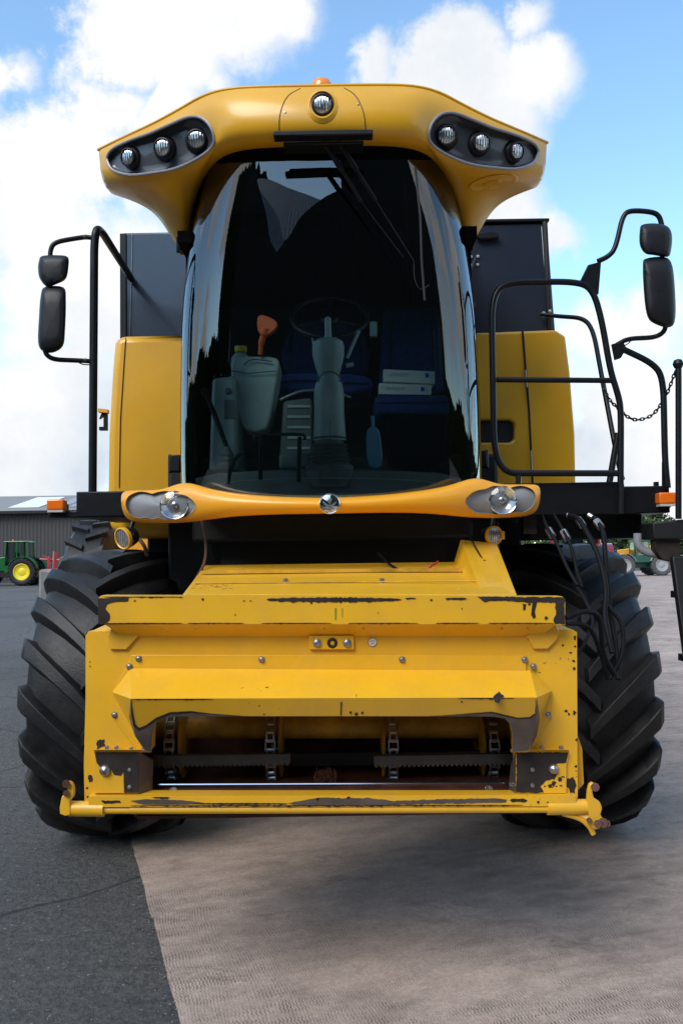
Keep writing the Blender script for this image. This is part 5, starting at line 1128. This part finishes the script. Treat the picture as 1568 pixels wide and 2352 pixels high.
# orange loader behind the left wheel
G = gnd(215, 1400); LY = 22
def telehandler(label, loc, rz, boomcol, cabcol, bodycol, rim, tyre, R=.62, guards=True):
    t = thing('telehandler', label, 'telehandler', loc, rz)
    m = MB(); m.box(-1.9,1.9,-.45,.45,.55,1.05); m.prism([(.2,-.2,1.0),(1.9,-.2,1.0),(1.9,-.2,1.5),(.6,-.2,1.7),(.2,-.2,1.6)], (0,1.1 if guards else .72,0)); m.build('chassis', bodycol, t, bevel=.06, segs=3)
    m = MB(); m.box(-.6,.5,-1.0,-.2,.9,1.35); m.build('cab_base', cabcol, t, bevel=.04)
    m = MB(); m.prism([(-.6,-1.0,1.36),(-.55,-1.0,2.25),(.4,-1.0,2.25),(.5,-1.0,1.36)], (0,.78,0)); m.build('cab_glass', 'glass', t)
    m = MB()
    for y in (-1.0,-.22):
        m.tube([(-.6,y,1.3),(-.55,y,2.28)], .04, 6); m.tube([(.5,y,1.3),(.4,y,2.28)], .04, 6)
    m.box(-.62,.5,-1.03,-.19,2.26,2.36); m.build('cab_frame', cabcol, t, bevel=.02)
    m = MB(); m.prism([(1.8,.1,1.75),(1.8,.1,2.1),(-1.2,.1,1.75),(-2.3,.1,.95),(-2.3,.1,.6),(-1.5,.1,1.1),(-1.0,.1,1.35)], (0,.34,0)); m.build('boom', boomcol, t, bevel=.03)
    m = MB(); m.box(-2.75,-2.3,-.9,.9,.25,.9); m.build('bucket', 'flat', t, bevel=.06)
    for x in (-1.25, 1.25):
        for y in (-.9, .9): wheel(t, x, y, R, R, .42, rim, tyre, side=(-1 if y < 0 else 1), n=18)
        if not guards: continue
        m = MB(); rows = []
        for k in range(9): a = R_(20+140*k/8); rows.append([(x+(R+.1)*math.cos(a), -1.12, R+(R+.1)*math.sin(a)), (x+(R+.1)*math.cos(a), -.68, R+(R+.1)*math.sin(a))])
        m.grid(rows); m.build('mudguard', 'rimg' if rim == 'rimg' else 'flat', t, solid=.03)
    return t
tl = at(235, 1280, 19.0)
telehandler('orange-yellow loader seen end-on between the shed and the left front tyre', (-2.32, 14.6, 0), R_(-90), 'loader', 'flat', 'loader', 'loader', 'rubber', .80, False)
ld = bpy.data.objects['telehandler']; ld.scale = (1.42, -1.42, 1.42)
m = MB(); m.prism([(1.2,-.50,.75),(1.95,-.50,.75),(1.95,-.50,1.12),(1.80,-.50,1.32),(1.2,-.50,1.46)], (0,1.0,0)); m.build('engine_cover', 'loader', ld, bevel=.06, segs=3)
m = MB()
for k in range(5): m.box(1.951, 1.965, -.36, .36, .80+k*.06, .83+k*.06)
m.build('grille', 'flat', ld)
rl = at(1462, 1300, 58)
telehandler('grey-wheeled loader with yellow boom and dark green cab, parked in the right yard', (rl.x, 58, 0), R_(4), 'oyel', 'dgreen', 'dgreen', 'rimg', 'mudtyre', .72)
rt = at(1322, 1300, 28)
tractor('maroon red tractor parked beyond the right front tyre, half hidden by hoses', (rt.x, 28, 0), R_(-100), 'dred', 'rimg')
# field, hedge, fence, trees on the right
m = MB(); m.add([(-300, 95, .02), (400, 95, .02), (400, 420, 6), (-300, 420, 6)], [(0,1,2,3)]); tag(m.build('grass_field', 'grass'), kind='structure')
m = MB(); random.seed(5)
t = thing('metal_fence', 'galvanised metal rail fence at the far edge of the right yard', 'fence', (at(1560,0,78).x, 78, 0))
for k in range(14):
    m = MB(); m.tube([(-14+k*2.4,0,0),(-14+k*2.4,0,1.25)], .05, 6); m.build('post', 'galv', t)
for z_ in (.3,.6,.9,1.2): m = MB(); m.tube([(-14,0,z_),(18,0,z_)], .035, 6); m.build('rail', 'galv', t)
def tree(x, y, h, w_, leaf, label, seed, bush=False, group=None):
    random.seed(seed); t = thing('hedge_bush' if bush else 'tree', label, 'bush' if bush else 'tree', (x, y, 0), group=group)
    m = MB(); 
    if not bush:
        m.tube([(0,0,0),(.1,0,h*.3),(0,.1,h*.6)], [h*.03,h*.022,h*.01], 8)
        for k in range(6): a = random.uniform(0, 6.3); m.tube([(0,0,h*(.25+.05*k)), (math.cos(a)*w_*.3, math.sin(a)*w_*.3, h*(.5+.06*k))], [h*.012,h*.005], 6)
    else: m.tube([(0,0,0),(0,0,h*.5)], .08, 6)
    m.build('trunk', 'trunk', t)
    m = MB(); cl = []
    for k in range(16 if not bush else 10):
        a = random.uniform(0, 6.3); rr = random.uniform(.1, .40)*w_; zz = random.uniform(.30 if not bush else .1, .86)*h; cl.append((rr*math.cos(a), rr*math.sin(a), zz, random.uniform(.12, .24)*w_))
    vs = []; fs = []
    for (cx, cy, cz, cr_) in cl:
        for q in range(260):
            d = Vector((random.gauss(0,1), random.gauss(0,1), random.gauss(0,.8))).normalized()*cr_*random.uniform(.55, 1.12); p = Vector((cx, cy, cz))+d; s = w_*random.uniform(.02, .045)
            a = Vector((random.uniform(-1,1), random.uniform(-1,1), random.uniform(-1,1))).normalized()*s; b = a.cross(Vector((random.uniform(-1,1), random.uniform(-1,1), random.uniform(-1,1)))).normalized()*s*.8
            m.add([p-a, p+b, p+a, p-b], [(0,1,2,3)])
    m.build('crown', leaf, t, flip=False, sharp=False)
    return t
tt = at(1500,1110,92)
tree(tt.x, 92, 8.3, 4.6, 'leaf', 'green round-headed tree whose top shows above the access platform at the right', 11)
names = ['tall dark bush at the left end of the hedge behind the loader', 'dark green bush just left of the yellow-boomed loader', 'broad bush behind the dark green loader cab', 'bush right of the loader by the metal fence', 'bush at the right border behind the fence', 'low bush beyond the maroon tractor', 'outermost right bush beyond the frame edge']
for i, (u, hh) in enumerate(((1330,4.6),(1395,4.2),(1455,5.2),(1510,5.0),(1560,4.6),(1265,4.0),(1620,5.0))):
    p = at(u, 1200, 86); tree(p.x, 86+(i % 3)*2, hh, 6.0, 'leaf2' if i % 2 else 'leaf', names[i], 20+i, True, 'bushes of the far hedge')
# ---- farm building behind the camera, mirrored in the cab glass
t = thing('timber_barn', 'large dark barn across the yard, seen only mirrored in the cab glass', 'barn', (0, -14, 0))
M['barnwood'] = mat('dark_barn_cladding', (.038, .042, .038), .9, 0, 0, var=.3, vscale=3, spec=.05)
M['barnroof'] = corr('slate_blue_roof', (.17, .21, .25), (.22, .26, .30), .8)
m = MB(); m.prism([(26,0,0),(26,0,13),(14,0,19),(.75,0,19),(.75,0,8.2),(-3.6,0,6.6),(-10,0,10.9),(-13.5,0,13.6),(-13.6,0,0)], -.5); m.build('front_wall', 'barnwood', t)
t = thing('far_barn', 'distant barn with a slate blue roof, mirrored high in the cab glass', 'barn', (0, -30, 0))
def rp(x, z, dy): return Vector((x, dy, z))
m = MB(); m.add([rp(-26,21.4,-9), rp(4,11.9,-9), rp(4,6.0,0), rp(-26,6.0,0)], [(0,1,2,3)]); rf = m.build('roof', 'barnroof', t, solid=.2)
m = MB()
for k in range(4):
    x = -17+k*4.3
    def rr(xx, f): zt_ = 21.4-(xx+26)*9.5/30; return Vector((xx, -9*f+.02, 6+(zt_-6)*f+.12))
    m.add([rr(x, .9), rr(x+.9, .9), rr(x+.9, .5), rr(x, .5)], [(0,1,2,3)])
m.build('roof_light', 'flat', t)
m = MB(); m.box(-22, 2, -12, -.3, 0, 5.9); m.build('wall', 'barnwood', t)
random.seed(9); m = MB(); pts = []
for k in range(121):
    x = -95+k*1.5; z_ = 20.5+max(0, (-4-x))*.43 if x < -4 else 20.5-(x+4)*.1
    pts.append((x, -74, z_+.5*math.sin(k*.9)+random.uniform(-.2, .25)))
m.prism([(-95,-74,-1)]+pts+[(86.5,-74,-1)], -30); M['wood'] = mat('wooded_hill_green', (.012, .022, .008), .9, var=.6, vscale=.3, spec=.1)
tag(m.build('hill', 'wood'), kind='structure')
random.seed(12)
for sx, hh in ((-1, 19), (1, 11)):  # unseen ridges, added so the glass sides mirror something dark low down
    m = MB(); pts = [(sx*95, -74+k*2.4, hh+1.2*math.sin(k*.31)+.5*math.sin(k*1.7)+random.uniform(-.4,.4)) for k in range(62)]
    m.prism([(sx*95, -74, -1)]+pts+[(sx*95, -74+61*2.4, -1)], Vector((sx*30, 0, 0))); tag(m.build('reflection_ridge', 'wood'), kind='structure')

KEEP = {'tyre', 'feed_chain', 'rusty_straw', 'printed_scrawl', 'printed_mark', 'pictogram', 'leaf_mark', 'crown', 'trunk', 'feeder_house', 'header_frame', 'top_beam', 'deflector_hood', 'bottom_sill', 'corner_bracket',  'pivot_shaft', 'cab_roof', 'crayon_mark', 'vent_slats', 'safety_chain', 'steering_wheel', 'chassis'}
RENAME = {'hood_bolts': 'hood_bolt', 'frame_bolts': 'frame_bolt', 'latch_bolts': 'latch_bolt', 'cab_pillars': 'cab_pillar', 'pedals': 'pedal', 'column_levers': 'column_lever', 'lid_seams': 'lid_seam', 'vent_slats': 'vent_slat'}
def split_all():
    for o in list(bpy.data.objects):
        if o.type != 'MESH' or o.parent is None: continue
        nm = o.name.split('.')[0]
        if nm in KEEP: continue
        me = o.data; n = len(me.vertices); par = list(range(n))
        if n > 6000: continue
        def find(a):
            while par[a] != a: par[a] = par[par[a]]; a = par[a]
            return a
        for e in me.edges:
            a, b = find(e.vertices[0]), find(e.vertices[1])
            if a != b: par[a] = b
        grp = {}
        for i in range(n): grp.setdefault(find(i), []).append(i)
        cl = []
        for g in grp.values():
            co = [me.vertices[i].co for i in g]; lo = [min(c[k] for c in co)-.002 for k in range(3)]; hi = [max(c[k] for c in co)+.002 for k in range(3)]
            cur = [lo, hi, set(g)]; ch = True
            while ch:
                ch = False
                for c in cl:
                    if all(cur[0][k] <= c[1][k] and c[0][k] <= cur[1][k] for k in range(3)):
                        cur = [[min(cur[0][k], c[0][k]) for k in range(3)], [max(cur[1][k], c[1][k]) for k in range(3)], cur[2] | c[2]]; cl.remove(c); ch = True; break
            cl.append(cur)
        if len(cl) < 2 or len(cl) > 40: continue
        kids = list(o.children)
        for idx, c in enumerate(cl[1:]):
            nm2 = me.copy(); b = bmesh.new(); b.from_mesh(nm2); b.verts.ensure_lookup_table(); bmesh.ops.delete(b, geom=[v for v in b.verts if v.index not in c[2]], context='VERTS'); b.to_mesh(nm2); b.free()
            q = o.copy(); q.data = nm2; C.objects.link(q)
        b = bmesh.new(); b.from_mesh(me); b.verts.ensure_lookup_table(); keep = cl[0][2]; bmesh.ops.delete(b, geom=[v for v in b.verts if v.index not in keep], context='VERTS'); b.to_mesh(me); b.free()
split_all()
for o in list(bpy.data.objects):
    nm = o.name.split('.')[0]
    if nm in RENAME: o.name = RENAME[nm]
